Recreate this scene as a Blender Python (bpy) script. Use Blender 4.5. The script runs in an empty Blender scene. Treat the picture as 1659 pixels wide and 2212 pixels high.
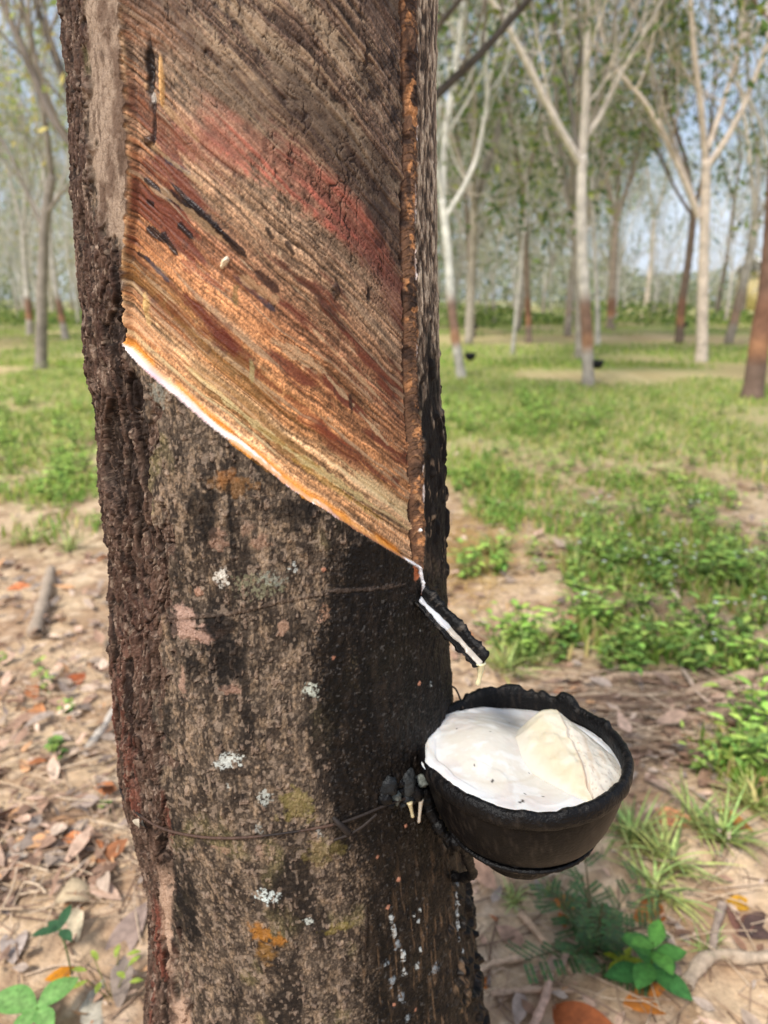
import bpy, math, random
import numpy as np
from mathutils import Vector, Matrix

random.seed(7)
SC = bpy.context.scene
COL = SC.collection
R = math.radians
f32 = np.float32

# ------------------------------------------------------------------ camera model
CAM = np.array([0.0, 0.0, 1.10]); PITCH = R(16.7); FPX = 1534.0; CX, CY = 829.5, 1106.0
FWD = np.array([0, math.cos(PITCH), -math.sin(PITCH)]); UP = np.array([0, math.sin(PITCH), math.cos(PITCH)]); RIGHT = np.array([1.0, 0, 0])
def ray(px, py):
    return FWD + RIGHT * ((px - CX) / FPX) + UP * ((CY - py) / FPX)
def at(px, py, Y):
    """the point seen at a pixel of the photograph, at forward distance Y"""
    d = ray(px, py); return CAM + d * (Y / d[1])
def ground_at(px, py, z=0.0):
    d = ray(px, py); return CAM + d * ((z - CAM[2]) / d[2])

cam_data = bpy.data.cameras.new('camera')
cam = bpy.data.objects.new('camera', cam_data); COL.objects.link(cam)
cam.location = CAM; cam.rotation_euler = (R(90) - PITCH, 0, 0)
cam_data.sensor_fit = 'VERTICAL'; cam_data.sensor_height = 9.89; cam_data.sensor_width = 9.89 * 0.75
cam_data.lens = 9.89 * FPX / 2212.0
cam_data.clip_start = 0.01; cam_data.clip_end = 3000
cam_data.dof.use_dof = True; cam_data.dof.focus_distance = 0.455; cam_data.dof.aperture_fstop = 1.9
SC.camera = cam

# ------------------------------------------------------------------ colours
def lin(c):
    c = np.asarray(c, dtype=np.float64) / 255.0
    return np.where(c <= 0.04045, c / 12.92, ((c + 0.055) / 1.055) ** 2.4).astype(f32)
def L4(c): return (*[float(x) for x in lin(c)], 1.0)

# ------------------------------------------------------------------ noise on numpy arrays
_tab = {}
def _table(seed):
    if seed not in _tab: _tab[seed] = np.random.default_rng(seed).random((256, 256), dtype=f32)
    return _tab[seed]
def vnoise(x, y, seed=0):
    t = _table(seed)
    x = np.asarray(x, f32); y = np.asarray(y, f32)
    x, y = np.broadcast_arrays(x, y)
    xf = np.floor(x); yf = np.floor(y)
    fx = x - xf; fy = y - yf
    xi = xf.astype(np.int32) & 255; yi = yf.astype(np.int32) & 255
    x1 = (xi + 1) & 255; y1 = (yi + 1) & 255
    fx = fx * fx * (3 - 2 * fx); fy = fy * fy * (3 - 2 * fy)
    a = t[yi, xi]; b = t[yi, x1]; c = t[y1, xi]; d = t[y1, x1]
    return a + (b - a) * fx + (c - a) * fy + (a - b - c + d) * fx * fy
def fbm(x, y, octaves=4, seed=0, gain=0.5):
    s = 0; amp = 1.0; tot = 0
    for o in range(octaves):
        s = s + amp * vnoise(x * (2.03 ** o) + 17.3 * o, y * (2.03 ** o) + 9.1 * o, seed + o)
        tot += amp; amp *= gain
    return s / tot
def worley(x, y, seed=0):
    """distance to the nearest point, second nearest, and a random value of the cell"""
    tx = _table(seed + 101); ty = _table(seed + 202); tv = _table(seed + 303)
    xf = np.floor(x).astype(np.int32); yf = np.floor(y).astype(np.int32)
    f1 = np.full(x.shape, 9, f32); f2 = np.full(x.shape, 9, f32); v = np.zeros(x.shape, f32)
    for j in (-1, 0, 1):
        for i in (-1, 0, 1):
            cx = xf + i; cy = yf + j
            ci = cx & 255; cj = cy & 255
            d = np.hypot(cx + tx[cj, ci] - x, cy + ty[cj, ci] - y).astype(f32)
            near = d < f1
            f2 = np.where(near, f1, np.minimum(f2, d))
            v = np.where(near, tv[cj, ci], v)
            f1 = np.where(near, d, f1)
    return f1, f2, v
def sstep(a, b, x):
    t = np.clip((x - a) / (b - a), 0, 1); return (t * t * (3 - 2 * t)).astype(f32)
def mixc(col, c, m):
    m = np.asarray(m, f32)[..., None]; return col * (1 - m) + np.asarray(c, f32) * m

# ------------------------------------------------------------------ mesh helpers
def tag(o, label=None, cat=None, group=None, kind=None):
    if label: o['label'] = label
    if cat: o['category'] = cat
    if group: o['group'] = group
    if kind: o['kind'] = kind
    return o
def empty(name, loc=(0, 0, 0)):
    o = bpy.data.objects.new(name, None); COL.objects.link(o); o.location = loc; o.empty_display_size = 0.05
    return o
def link(name, mesh, mat=None, parent=None):
    o = bpy.data.objects.new(name, mesh); COL.objects.link(o)
    if mat is not None and not mesh.materials: mesh.materials.append(mat)
    if parent is not None:
        o.parent = parent
        o.matrix_parent_inverse = Matrix.Translation(parent.location).inverted()
    return o
def mesh_np(name, V, F, col=None, rough=None, smooth=True):
    """V (n,3), F (m,4) or (m,3) arrays; optional point colour and roughness"""
    me = bpy.data.meshes.new(name)
    V = np.asarray(V, f32); F = np.asarray(F, np.int32)
    k = F.shape[1]
    me.vertices.add(len(V)); me.vertices.foreach_set('co', V.ravel())
    me.loops.add(F.size); me.loops.foreach_set('vertex_index', F.ravel())
    me.polygons.add(len(F)); me.polygons.foreach_set('loop_start', np.arange(len(F), dtype=np.int32) * k)
    me.polygons.foreach_set('loop_total', np.full(len(F), k, np.int32))
    if smooth: me.polygons.foreach_set('use_smooth', np.ones(len(F), bool))
    if col is not None:
        at_ = me.attributes.new('tint', 'FLOAT_COLOR', 'POINT')
        at_.data.foreach_set('color', np.concatenate([np.asarray(col, f32), np.ones((len(V), 1), f32)], 1).ravel())
    if rough is not None:
        at_ = me.attributes.new('gloss', 'FLOAT', 'POINT'); at_.data.foreach_set('value', np.asarray(rough, f32))
    me.update(calc_edges=True); me.validate()
    return me

class MB:
    """collects tubes, leaves, patches as quads with a colour per vertex"""
    def __init__(s): s.V = []; s.F = []; s.C = []; s.n = 0
    def add(s, V, F, c):
        V = np.asarray(V, f32).reshape(-1, 3); F = np.asarray(F, np.int32).reshape(-1, 4)
        s.V.append(V); s.F.append(F + s.n)
        c = np.asarray(c, f32)
        s.C.append(np.broadcast_to(c, (len(V), 3)) if c.ndim == 1 else c)
        s.n += len(V)
    def tube(s, pts, rad, c, k=6, cap=True, wob=0.0, rng=random):
        pts = np.asarray(pts, np.float64); n = len(pts)
        rad = np.broadcast_to(np.asarray(rad, np.float64), (n,))
        T = np.gradient(pts, axis=0); T /= np.maximum(np.linalg.norm(T, axis=1, keepdims=True), 1e-9)
        ref = np.array([0.31, 0.87, 0.2]) if abs(T[0][2]) > 0.6 else np.array([0.05, 0.1, 1.0])
        A = np.cross(T, ref); A /= np.maximum(np.linalg.norm(A, axis=1, keepdims=True), 1e-9)
        B = np.cross(T, A)
        ang = np.arange(k) * 2 * math.pi / k
        rr = rad[:, None] * (1 + (np.random.default_rng(s.n + 5).random((n, k)) - 0.5) * 2 * wob)
        V = pts[:, None, :] + rr[..., None] * (np.cos(ang)[None, :, None] * A[:, None, :] + np.sin(ang)[None, :, None] * B[:, None, :])
        i = np.arange(n - 1)[:, None] * k; j = np.arange(k)[None, :]; j2 = (j + 1) % k
        F = np.stack([i + j, i + j2, i + k + j2, i + k + j], -1).reshape(-1, 4)
        V = V.reshape(-1, 3)
        C = np.asarray(c, f32)
        if C.ndim == 2: C = np.repeat(C, k, axis=0)
        if cap:
            V = np.concatenate([V, pts[:1], pts[-1:]]); m = n * k
            e = []
            for q in range(0, k):
                e.append([m, (q + 1) % k, q, m]); e.append([m + 1, (n - 1) * k + q, (n - 1) * k + (q + 1) % k, m + 1])
            e2 = np.array(e)
            # caps as quads: pair the triangles
            caps = []
            for q in range(0, k - 1, 2):
                caps.append([m, (q + 2) % k, q + 1, q]); b = (n - 1) * k
                caps.append([m + 1, b + q, b + q + 1, b + (q + 2) % k])
            if k % 2: 
                b = (n - 1) * k
                caps.append([m, 0, k - 1, (k - 1)]); caps.pop()
            F = np.concatenate([F, np.array(caps)])
            if C.ndim == 2: C = np.concatenate([C, C[:1], C[-1:]])
        s.add(V, F, C)
    def leaf(s, base, d, nrm, length, width, c, curl=0.3, fold=0.2, n=5, shape=1.0, c2=None, roll=0.0):
        d = np.asarray(d, float); d = d / np.linalg.norm(d)
        nrm = np.asarray(nrm, float); side = np.cross(d, nrm); side /= max(np.linalg.norm(side), 1e-6); nrm = np.cross(side, d)
        t = np.linspace(0, 1, n + 1)
        w = width * 0.5 * np.sin(math.pi * np.clip(t, 0, 1) ** shape) ** 0.8
        w[0] = width * 0.03; w[-1] = width * 0.02
        th = curl * t
        if abs(curl) > 1e-3: X = np.sin(th) / curl * length; Z = -(1 - np.cos(th)) / curl * length
        else: X = t * length; Z = t * 0
        mid = np.asarray(base)[None] + X[:, None] * d + Z[:, None] * nrm
        up = fold * w + roll * w * np.sin(t * 5)
        Lf = mid + w[:, None] * side + up[:, None] * nrm
        Rt = mid - w[:, None] * side + (fold * w - roll * w * np.sin(t * 6 + 1))[:, None] * nrm
        V = np.concatenate([Lf, mid, Rt]); m = n + 1
        i = np.arange(n)
        F = np.concatenate([np.stack([i, i + 1, m + i + 1, m + i], -1), np.stack([m + i, m + i + 1, 2 * m + i + 1, 2 * m + i], -1)])
        c = np.asarray(c, f32)
        if c2 is not None:
            c2 = np.asarray(c2, f32); C = np.tile(c, (3 * m, 1)); C[m:2 * m] = c2
        else: C = c
        s.add(V, F, C)
    def arrays(s): return np.concatenate(s.V), np.concatenate(s.F), np.concatenate(s.C)
    def mesh(s, name, smooth=True):
        V, F, C = s.arrays(); return mesh_np(name, V, F, C, smooth=smooth)
    def build(s, name, mat, parent=None, smooth=True): return link(name, s.mesh(name, smooth), mat, parent)

# ------------------------------------------------------------------ materials
def new_mat(name):
    m = bpy.data.materials.new(name); m.use_nodes = True
    nt = m.node_tree; b = nt.nodes['Principled BSDF']; return m, nt, b
def N(nt, typ, **kw):
    n = nt.nodes.new(typ)
    for k, v in kw.items():
        if hasattr(n, k): setattr(n, k, v)
        else: n.inputs[k.replace('_', ' ')].default_value = v
    return n
def tint_mat(name, rough=0.7, noise_scale=40.0, amount=0.35, bump=0.0, bump_scale=200.0, spec=0.3, trans=0.0, use_gloss=False, sss=0.0, bump_dist=0.001):
    """the tint stored on the mesh, broken up by object-space noise"""
    m, nt, b = new_mat(name)
    a = N(nt, 'ShaderNodeAttribute', attribute_name='tint')
    tc = N(nt, 'ShaderNodeTexCoord')
    no = N(nt, 'ShaderNodeTexNoise'); no.inputs['Scale'].default_value = noise_scale; no.inputs['Detail'].default_value = 5; no.inputs['Roughness'].default_value = 0.65
    nt.links.new(tc.outputs['Object'], no.inputs['Vector'])
    mr = N(nt, 'ShaderNodeMapRange'); mr.inputs['From Min'].default_value = 0.3; mr.inputs['From Max'].default_value = 0.7
    mr.inputs['To Min'].default_value = 1 - amount; mr.inputs['To Max'].default_value = 1 + amount
    nt.links.new(no.outputs['Fac'], mr.inputs['Value'])
    vm = N(nt, 'ShaderNodeVectorMath', operation='SCALE')
    nt.links.new(a.outputs['Color'], vm.inputs[0]); nt.links.new(mr.outputs['Result'], vm.inputs['Scale'])
    nt.links.new(vm.outputs['Vector'], b.inputs['Base Color'])
    b.inputs['Roughness'].default_value = rough; b.inputs['Specular IOR Level'].default_value = spec
    if use_gloss:
        g = N(nt, 'ShaderNodeAttribute', attribute_name='gloss'); nt.links.new(g.outputs['Fac'], b.inputs['Roughness'])
    if bump > 0:
        n2 = N(nt, 'ShaderNodeTexNoise'); n2.inputs['Scale'].default_value = bump_scale; n2.inputs['Detail'].default_value = 6
        nt.links.new(tc.outputs['Object'], n2.inputs['Vector'])
        bp = N(nt, 'ShaderNodeBump'); bp.inputs['Strength'].default_value = bump; bp.inputs['Distance'].default_value = bump_dist
        nt.links.new(n2.outputs['Fac'], bp.inputs['Height']); nt.links.new(bp.outputs['Normal'], b.inputs['Normal'])
    if sss > 0:
        b.inputs['Subsurface Weight'].default_value = sss; b.inputs['Subsurface Radius'].default_value = (0.006, 0.004, 0.003); b.inputs['Subsurface Scale'].default_value = 1.0
    if trans > 0:
        tr = N(nt, 'ShaderNodeBsdfTranslucent'); nt.links.new(vm.outputs['Vector'], tr.inputs['Color'])
        mx = N(nt, 'ShaderNodeMixShader'); mx.inputs['Fac'].default_value = trans
        out = nt.nodes['Material Output']
        nt.links.new(b.outputs['BSDF'], mx.inputs[1]); nt.links.new(tr.outputs['BSDF'], mx.inputs[2]); nt.links.new(mx.outputs['Shader'], out.inputs['Surface'])
    return m

M_BARK = tint_mat('bark', rough=0.85, noise_scale=900, amount=0.3, bump=0.7, bump_scale=1100, use_gloss=True, bump_dist=0.0006, spec=.14)
M_PANEL = tint_mat('tapped_wood', rough=0.6, noise_scale=900, amount=0.28, bump=0.6, bump_scale=1300, use_gloss=True, bump_dist=0.0004, spec=.22)
M_LIP = tint_mat('fresh_cut', rough=0.35, noise_scale=500, amount=0.06, bump=0.2, bump_scale=700, sss=0.2, use_gloss=True, bump_dist=0.0005)
M_TREE = tint_mat('pale_bark', rough=0.9, noise_scale=9, amount=0.3)
M_CROWN = tint_mat('tree_leaf', rough=0.5, noise_scale=1.2, amount=0.3, trans=0.5)
M_PLANT = tint_mat('plant_leaf', rough=0.6, noise_scale=110, amount=0.42, trans=0.25, spec=0.4)
M_GRASS = tint_mat('grass_blade', rough=0.6, noise_scale=8, amount=0.25, trans=0.3)
M_LITTER = tint_mat('dry_leaf', rough=0.8, noise_scale=70, amount=0.35, bump=0.4, bump_scale=160, bump_dist=0.002)
M_STICK = tint_mat('dry_wood', rough=0.85, noise_scale=90, amount=0.35, bump=0.5, bump_scale=250, bump_dist=0.002)
# ------------------------------------------------------------------ the tapped trunk: its shape from the outline
EL = [(130,-60),(131,0),(137,65),(145,150),(155,250),(159,350),(165,450),(172,553),(180,653),(186,718),(192,803),(202,853),(210,928),(215,1003),(225,1103),(236,1160),(240,1231),(241,1306),(239,1381),(236,1431),(243,1490),(246,1540),(254,1606),(260,1656),(272,1705),(285,1762),(296,1824),(309,1884),(319,1959),(324,2034),(321,2100),(312,2150),(309,2212),(306,2280)]
ER = [(946,-60),(944,0),(942,200),(942,300),(943,400),(944,553),(947,653),(948,753),(950,853),(957,953),(960,1028),(961,1103),(962,1200),(964,1316),(968,1406),(973,1481),(978,1560),(985,1700),(996,1829),(1001,1899),(1005,1959),(1013,2034),(1022,2099),(1031,2149),(1037,2209),(1043,2280)]
TY = 0.56                                            # forward distance of the axis
_ys = np.linspace(-55, 2275, 60)
_xl = np.interp(_ys, [p[1] for p in EL], [p[0] for p in EL]); _xr = np.interp(_ys, [p[1] for p in ER], [p[0] for p in ER])
_z, _cx, _r = [], [], []
for y, xl, xr in zip(_ys, _xl, _xr):
    a, b = ray(xl, y), ray(xr, y)
    al, ar = math.atan2(a[0], a[1]), math.atan2(b[0], b[1])
    ac, be = (al + ar) / 2, (ar - al) / 2
    d = TY / math.cos(ac); t = d * math.cos(be)
    _z.append(CAM[2] + t * 0.5 * (a[2] / math.hypot(a[0], a[1]) + b[2] / math.hypot(b[0], b[1])))
    _cx.append(d * math.sin(ac)); _r.append(d * math.sin(be))
_o = np.argsort(_z); _z = np.array(_z)[_o]; _cx = np.array(_cx)[_o]; _r = np.array(_r)[_o]
_zz = np.concatenate([[-0.1, 0.0, 0.12, 0.25], _z, [1.6, 2.1, 2.7, 3.0]])
_cc = np.concatenate([[_cx[0] + .01, _cx[0] + .008, _cx[0] + .006, _cx[0] + .002], _cx, [_cx[-1] - .02, _cx[-1] - .06, _cx[-1] - .11, _cx[-1] - .13]])
_rr = np.concatenate([[_r[0] * 1.45, _r[0] * 1.3, _r[0] * 1.12, _r[0] * 1.02], _r, [_r[-1] * .98, _r[-1] * .95, _r[-1] * .92, _r[-1] * .90]])
def t_cx(z): return np.interp(z, _zz, _cc)
def t_r(z): return np.interp(z, _zz, _rr)
RS = 0.13
def hit(px, py):
    """pixel of the photograph -> (angle round the trunk, height) on the trunk"""
    d = ray(px, py); t = 0.45 / d[1]
    for _ in range(25):
        z = CAM[2] + t * d[2]; cx, r = float(t_cx(z)), float(t_r(z))
        A = d[0] ** 2 + d[1] ** 2; B = -2 * (cx * d[0] + TY * d[1]); C = cx * cx + TY * TY - r * r
        D = B * B - 4 * A * C
        t2 = (-B - math.sqrt(max(D, 0))) / (2 * A)
        t = 0.5 * t + 0.5 * t2
    p = CAM + t * d
    return math.atan2(p[0] - t_cx(p[2]), -(p[1] - TY)), p[2]
def surf(th, z, off=0.0):
    r = t_r(z) + off
    return np.array([t_cx(z) + r * math.sin(th), TY - r * math.cos(th), z])
def on_trunk(px, py, off=0.0):
    th, z = hit(px, py); return surf(th, z, off)
def edge_by_z(pts):                                  # angle as a function of height
    q = sorted((hit(*p)[::-1] for p in pts)); zz = [a for a, b in q]; tt = [b for a, b in q]
    return lambda z: np.interp(z, zz, tt)
def edge_by_th(pts):
    q = sorted(hit(*p) for p in pts); tt = [a for a, b in q]; zz = [b for a, b in q]
    s0 = (zz[1] - zz[0]) / (tt[1] - tt[0]); s1 = (zz[-1] - zz[-2]) / (tt[-1] - tt[-2])
    def f(th):
        v = np.interp(th, tt, zz)
        v = np.where(th < tt[0], zz[0] + s0 * (th - tt[0]), v); return np.where(th > tt[-1], zz[-1] + s1 * (th - tt[-1]), v)
    return f
panelL = edge_by_z([(250,0),(260,90),(265,200),(272,300),(275,375),(272,450),(263,553),(261,653),(266,745)])
ridgeL = edge_by_z([(874,0),(880,150),(883,300),(879,453),(880,553),(883,703),(887,853),(892,928),(896,1053),(900,1156),(904,1215)])
ridgeR = edge_by_z([(901,0),(902,150),(901,300),(899,450),(898,553),(902,703),(904,853),(911,928),(915,1053),(919,1156),(914,1228)])
cutZ = edge_by_th([(267,752),(320,806),(380,856),(435,906),(500,956),(550,993),(600,1033),(650,1071),(712,1109),(760,1139),(825,1179),(880,1211),(912,1230)])
flakeR = edge_by_z([(195,-40),(190,0),(188,60),(192,150),(198,300),(205,400),(225,500),(262,560),(263,700),(300,800),(328,900),(342,1000),(352,1100),(356,1200),(362,1350),(360,1450),(350,1550),(358,1650),(368,1750),(362,1850),(366,1950),(378,2050),(400,2150),(410,2240)])
blackL = edge_by_z([(880,1150),(775,1180),(742,1300),(732,1400),(728,1480),(755,1560),(745,1650),(735,1720),(790,1790),(830,1850),(835,1950),(800,2050),(820,2200)])
fadeL = edge_by_z([(330,1850),(338,1900),(345,2000),(352,2060),(372,2120)])

def cols():
    a = np.linspace(R(-96), R(96), 780); b = np.linspace(R(96), R(264), 92)[1:]
    return np.concatenate([a, b])
def rows():
    return np.concatenate([np.linspace(-0.06, 0.37, 70)[:-1], np.linspace(0.37, 1.31, 1560), np.linspace(1.31, 2.75, 220)[1:]])
TH1, Z1 = cols(), rows()
nT, nZ = len(TH1), len(Z1)
TH, Z = np.meshgrid(TH1.astype(f32), Z1.astype(f32)); TH = TH.ravel(); Z = Z.ravel()
S = (TH * RS).astype(f32)
pl, rl, rr_ = panelL(Z1), ridgeL(Z1), ridgeR(Z1)
rep = lambda v: np.repeat(v.astype(f32), nT)
PLz, RLz, RRz, FRz, BLz, FDz = rep(pl), rep(rl), rep(rr_), rep(flakeR(Z1)), rep(blackL(Z1)), rep(fadeL(Z1))
Zc = np.tile(cutZ(TH1).astype(f32), nZ)
wobz = (vnoise(Z * 90, Z * 0, 3) - .5) * 0.020 + (vnoise(Z * 330, Z * 0, 4) - .5) * .022
G = Z - Zc + (fbm(S * 180, Z * 0 + 3, 3, 5) - .5) * 0.0016 * sstep(0.02, 0.05, S + 0.02)
TOPZ = 1.62
inP = (G > 0) & (TH > PLz + wobz) & (TH < RRz + wobz * 0.8) & (Z < TOPZ + 0.5 * S)
LIPW = 0.0036
part = np.zeros(len(TH), np.int8)                    # 0 bark, 1 tapped panel, 2 cut edge, 3 guide channel
part[inP] = 1
part[inP & (TH > RLz + wobz)] = 3
lipw = LIPW * (0.75 + 0.6 * vnoise(S * 60, S * 0, 8)) * (1 - 0.45 * sstep(0.02, 0.07, S))
part[(part == 1) & (G < lipw)] = 2

col = np.zeros((len(TH), 3), f32); gloss = np.full(len(TH), 0.85, f32); disp = np.zeros(len(TH), f32)

# ---- bark
def c(*v): return lin(v)
k = np.where(part == 0)[0]; s, z, th = S[k], Z[k], TH[k]
wx = (fbm(s * 60, z * 25, 3, 11) - .5) ; wy = (fbm(s * 50, z * 30, 3, 21) - .5)
big = fbm(s * 22, z * 16, 4, 31); vert = fbm(s * 260, z * 30, 4, 41); fine = fbm(s * 900, z * 700, 3, 51); med = fbm(s * 120, z * 90, 4, 61)
# fine crackled bark below the panel
f1, f2, cv = worley(s * 400 + wx * 3, z * 190 + wy * 3, 1); fcr = 1 - sstep(0.02, 0.20, f2 - f1)
C = mixc(np.tile(c(92, 79, 67), (len(k), 1)), c(64, 54, 46), sstep(.42, .62, med))
C = mixc(C, c(140, 118, 96), sstep(.52, .72, fbm(s * 300, z * 120, 3, 71)) * .75)
C = mixc(C, c(122, 112, 72), sstep(.60, .72, fbm(s * 40, z * 26, 3, 77)) * .5)
C *= (0.42 + 1.05 * vert)[:, None]; C *= (.58 + .84 * fine)[:, None]; C *= (.66 + .68 * vnoise(s * 1100, z * 420, 52))[:, None]
blk = sstep(.46, .62, fbm(s * 46 + wx, z * 10, 5, 81) + .28 * (vert - .5) + .12 * (fine - .5))
sp1 = vnoise(s * 760, z * 520, 53); C = mixc(C, c(168, 146, 122), sstep(.66, .82, sp1) * .30); C = mixc(C, c(34, 28, 25), sstep(.40, .24, sp1) * .35)
C = mixc(C, c(28, 24, 22), blk * .84)
C = mixc(C, c(34, 29, 26), fcr * .50)
pk = sstep(.68, .74, fbm(s * 300, z * 170, 4, 91)); C = mixc(C, c(156, 132, 114), pk * .42)
pk2 = sstep(.74, .80, vnoise(s * 420, z * 260, 95)); C = mixc(C, c(158, 138, 120), pk2 * .4)
D = (big - .5) * 0.004 + (med - .5) * 0.0022 + (vert - .5) * 0.0011 + (fine - .5) * 0.0008 - fcr * 0.00030 + cv * 0.0003 + pk * 0.0011
gl = np.full(len(k), .78, f32)
# old flaky bark on the far side and all round the back
fl = np.maximum(sstep(0.012, -0.012, th - FRz[k] + (fbm(s * 90, z * 60, 4, 14) - .5) * .34), sstep(R(100), R(112), th))
g1, g2, gv = worley(s * 78 + wx * 3.2, z * 17 + wy * 2.4, 4); pl_cr = 1 - sstep(0.03, 0.16, g2 - g1)
h1, h2, hv = worley(s * 190 + wx * 5, z * 60 + wy * 4, 6); sm_cr = 1 - sstep(0.03, 0.2, h2 - h1)
crk = sstep(.60, .66, fbm(s * 120 + wx * 3, z * 9 + 4, 3, 15)) * 1.0
k1, k2, kv = worley(s * 250 + wx * 6, z * 85 + wy * 5, 12); kc = 1 - sstep(.02, .14, k2 - k1)
FC = mixc(np.tile(c(98, 78, 66), (len(k), 1)), c(64, 44, 36), .5 * gv + .5 * kv)
FC = mixc(FC, c(118, 98, 84), sstep(.55, .75, fbm(s * 150, z * 110, 4, 16)) * .6)
redz = sstep(.95, .62, z) * sstep(.46, .60, fbm(s * 45, z * 12, 3, 17)); FC = mixc(FC, c(112, 58, 45), redz * .75)
FC = mixc(FC, c(150, 130, 112), sstep(.70, .78, fbm(s * 300, z * 190, 3, 18)) * .7)
FC *= (0.45 + 1.1 * fbm(s * 620, z * 200, 3, 19))[:, None]; FC *= (.6 + .8 * fine)[:, None]
gl1 = vnoise(s * 420, z * 130, 20); FC = mixc(FC, c(176, 154, 136), sstep(.82, .9, gl1) * .5)  # glints on the flake edges, painted into the colour as pale specks
FC = mixc(FC, c(24, 17, 14), np.clip(np.maximum(pl_cr * .8, crk) + sm_cr * .35 + kc * .4, 0, 1) * .88)
ly = fbm(s * 75 + wx * 1.5, z * 15, 4, 121) * 9; lyf = ly % 1.0; led = sstep(.14, .0, lyf)
FC = mixc(FC, c(30, 21, 18), led * .75); FC = mixc(FC, c(146, 122, 106), sstep(.80, 1.0, lyf) * .35)
FD = (np.floor(ly) - 4) * .0010 + (gv - .4) * 0.0016 + (hv - .5) * 0.0014 + (kv - .5) * .0016 + (fbm(s * 180, z * 60, 3, 13) - .5) * .003 - pl_cr * 0.0016 - crk * 0.0030 - sm_cr * 0.0006 - kc * .0005 + (fine - .5) * 0.0016 + (big - .5) * 0.006
C = C * (1 - fl[:, None]) + FC * fl[:, None]; D = D * (1 - fl) + FD * fl; gl = gl * (1 - fl) + .72 * fl
# smooth pale strip between flaky bark and panel, high up
ps = sstep(0.0, 0.05, th - FRz[k] + (med - .5) * .16) * sstep(0.0, -0.01, th - PLz[k] - .03) * sstep(.985, 1.03, z + (med - .5) * .1)
PC = mixc(np.tile(c(152, 132, 114), (len(k), 1)), c(106, 86, 72), sstep(.45, .65, fbm(s * 90, z * 50, 4, 23)))
PC = mixc(PC, c(80, 62, 50), sstep(.58, .70, fbm(s * 160, z * 50, 4, 24)) * .7)
f1b, f2b, _ = worley(s * 240 + wx * 4, z * 130 + wy * 4, 9); pcr = 1 - sstep(.02, .12, f2b - f1b)
PC = mixc(PC, c(75, 60, 50), pcr * .5 * sstep(.45, .6, med))
C = C * (1 - ps[:, None]) + PC * ps[:, None]; D = D * (1 - ps) + ((big - .5) * .003 + (med - .5) * .002 - pcr * .0004) * ps
# beige edge of old bark low on the flaky side
be = sstep(-.02, .03, th - FDz[k]) * sstep(.0, -.05, th - FRz[k] - .05) * sstep(.70, .66, z) * sstep(.35, .6, fbm(s * 70, z * 30, 3, 25))
C = mixc(C, c(176, 146, 124), be * .8)
be2 = np.exp(-((th - FRz[k] - .02 + (med - .5) * .2) / .035) ** 2) * sstep(.93, .90, z) * sstep(.80, .84, z); C = mixc(C, c(150, 126, 102), be2 * .75 * sstep(.4, .6, med))
# right of the guide channel: grey high up, blackened lower
rs = sstep(-.01, .02, th - RRz[k]) * sstep(R(112), R(98), th) * sstep(-.02, .03, G[k])
vg = fbm(s * 300, z * 150, 4, 26); vg2 = fbm(s * 150, z * 55, 4, 27)
RC = mixc(np.tile(c(122, 104, 88), (len(k), 1)), c(186, 168, 146), sstep(.50, .66, vg)); RC = mixc(RC, c(52, 43, 37), sstep(.46, .34, vg) * .9)
dark = sstep(1.13, 1.02, z + (vg2 - .5) * .20)
RB = mixc(np.tile(c(30, 26, 24), (len(k), 1)), c(120, 102, 84), sstep(.64, .74, vg) * sstep(.5, .62, vg2) * .85)
RC *= (.5 + 1.0 * fine)[:, None]; RC = RC * (1 - dark[:, None]) + RB * dark[:, None]
C = C * (1 - rs[:, None]) + RC * rs[:, None]
lumpy = sstep(.60, .75, fbm(s * 110, z * 60, 3, 28))
D = D * (1 - rs) + ((vg - .5) * .0022 + (vg2 - .5) * .002 + lumpy * .0028 * dark) * rs
# the latex-blackened side under the spout
bl = sstep(-.09, .09, th - BLz[k] + .10 + (fbm(s * 60, z * 14, 4, 29) - .5) * .34 + (fine - .5) * .30 + (vert - .5) * .26) * sstep(.012, -.004, G[k]) * sstep(R(120), R(100), th)
low = sstep(.72, .60, z)                             # browner low down
BC = mixc(np.tile(c(14, 12, 12), (len(k), 1)), c(40, 32, 26), sstep(.45, .7, vg) * (.45 + .4 * low))
BC = mixc(BC, c(100, 78, 58), sstep(.60, .74, fbm(s * 380, z * 40, 3, 32)) * low * .75)
BC = mixc(BC, c(6, 6, 6), sstep(.56, .7, fbm(s * 150, z * 18, 3, 33)) * .7)
C = C * (1 - bl[:, None] * .96) + BC * (bl[:, None] * .96); gl = gl * (1 - bl) + (.34 + .3 * med) * bl
grain = fbm(s * 700, z * 500, 3, 34)
D = D * (1 - .5 * bl) + ((vg - .5) * .0016 + (grain - .5) * .0012) * bl
spk = sstep(.83, .87, vnoise(s * 620, z * 620, 35)) * bl; C = mixc(C, c(120, 116, 112), spk * .2)
# ragged lumps on the lit outline low on the right
thorn = sstep(.62, .80, fbm(s * 90, z * 85, 2, 36)) * sstep(R(52), R(64), th) * sstep(R(125), R(105), th) * sstep(.74, .66, z); D = D + thorn * .006
# everything below: a little soil splash
C = mixc(C, c(120, 90, 66), sstep(.35, .05, z) * .5 * sstep(.4, .6, med))
col[k] = C; disp[k] = D; gloss[k] = gl

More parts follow.
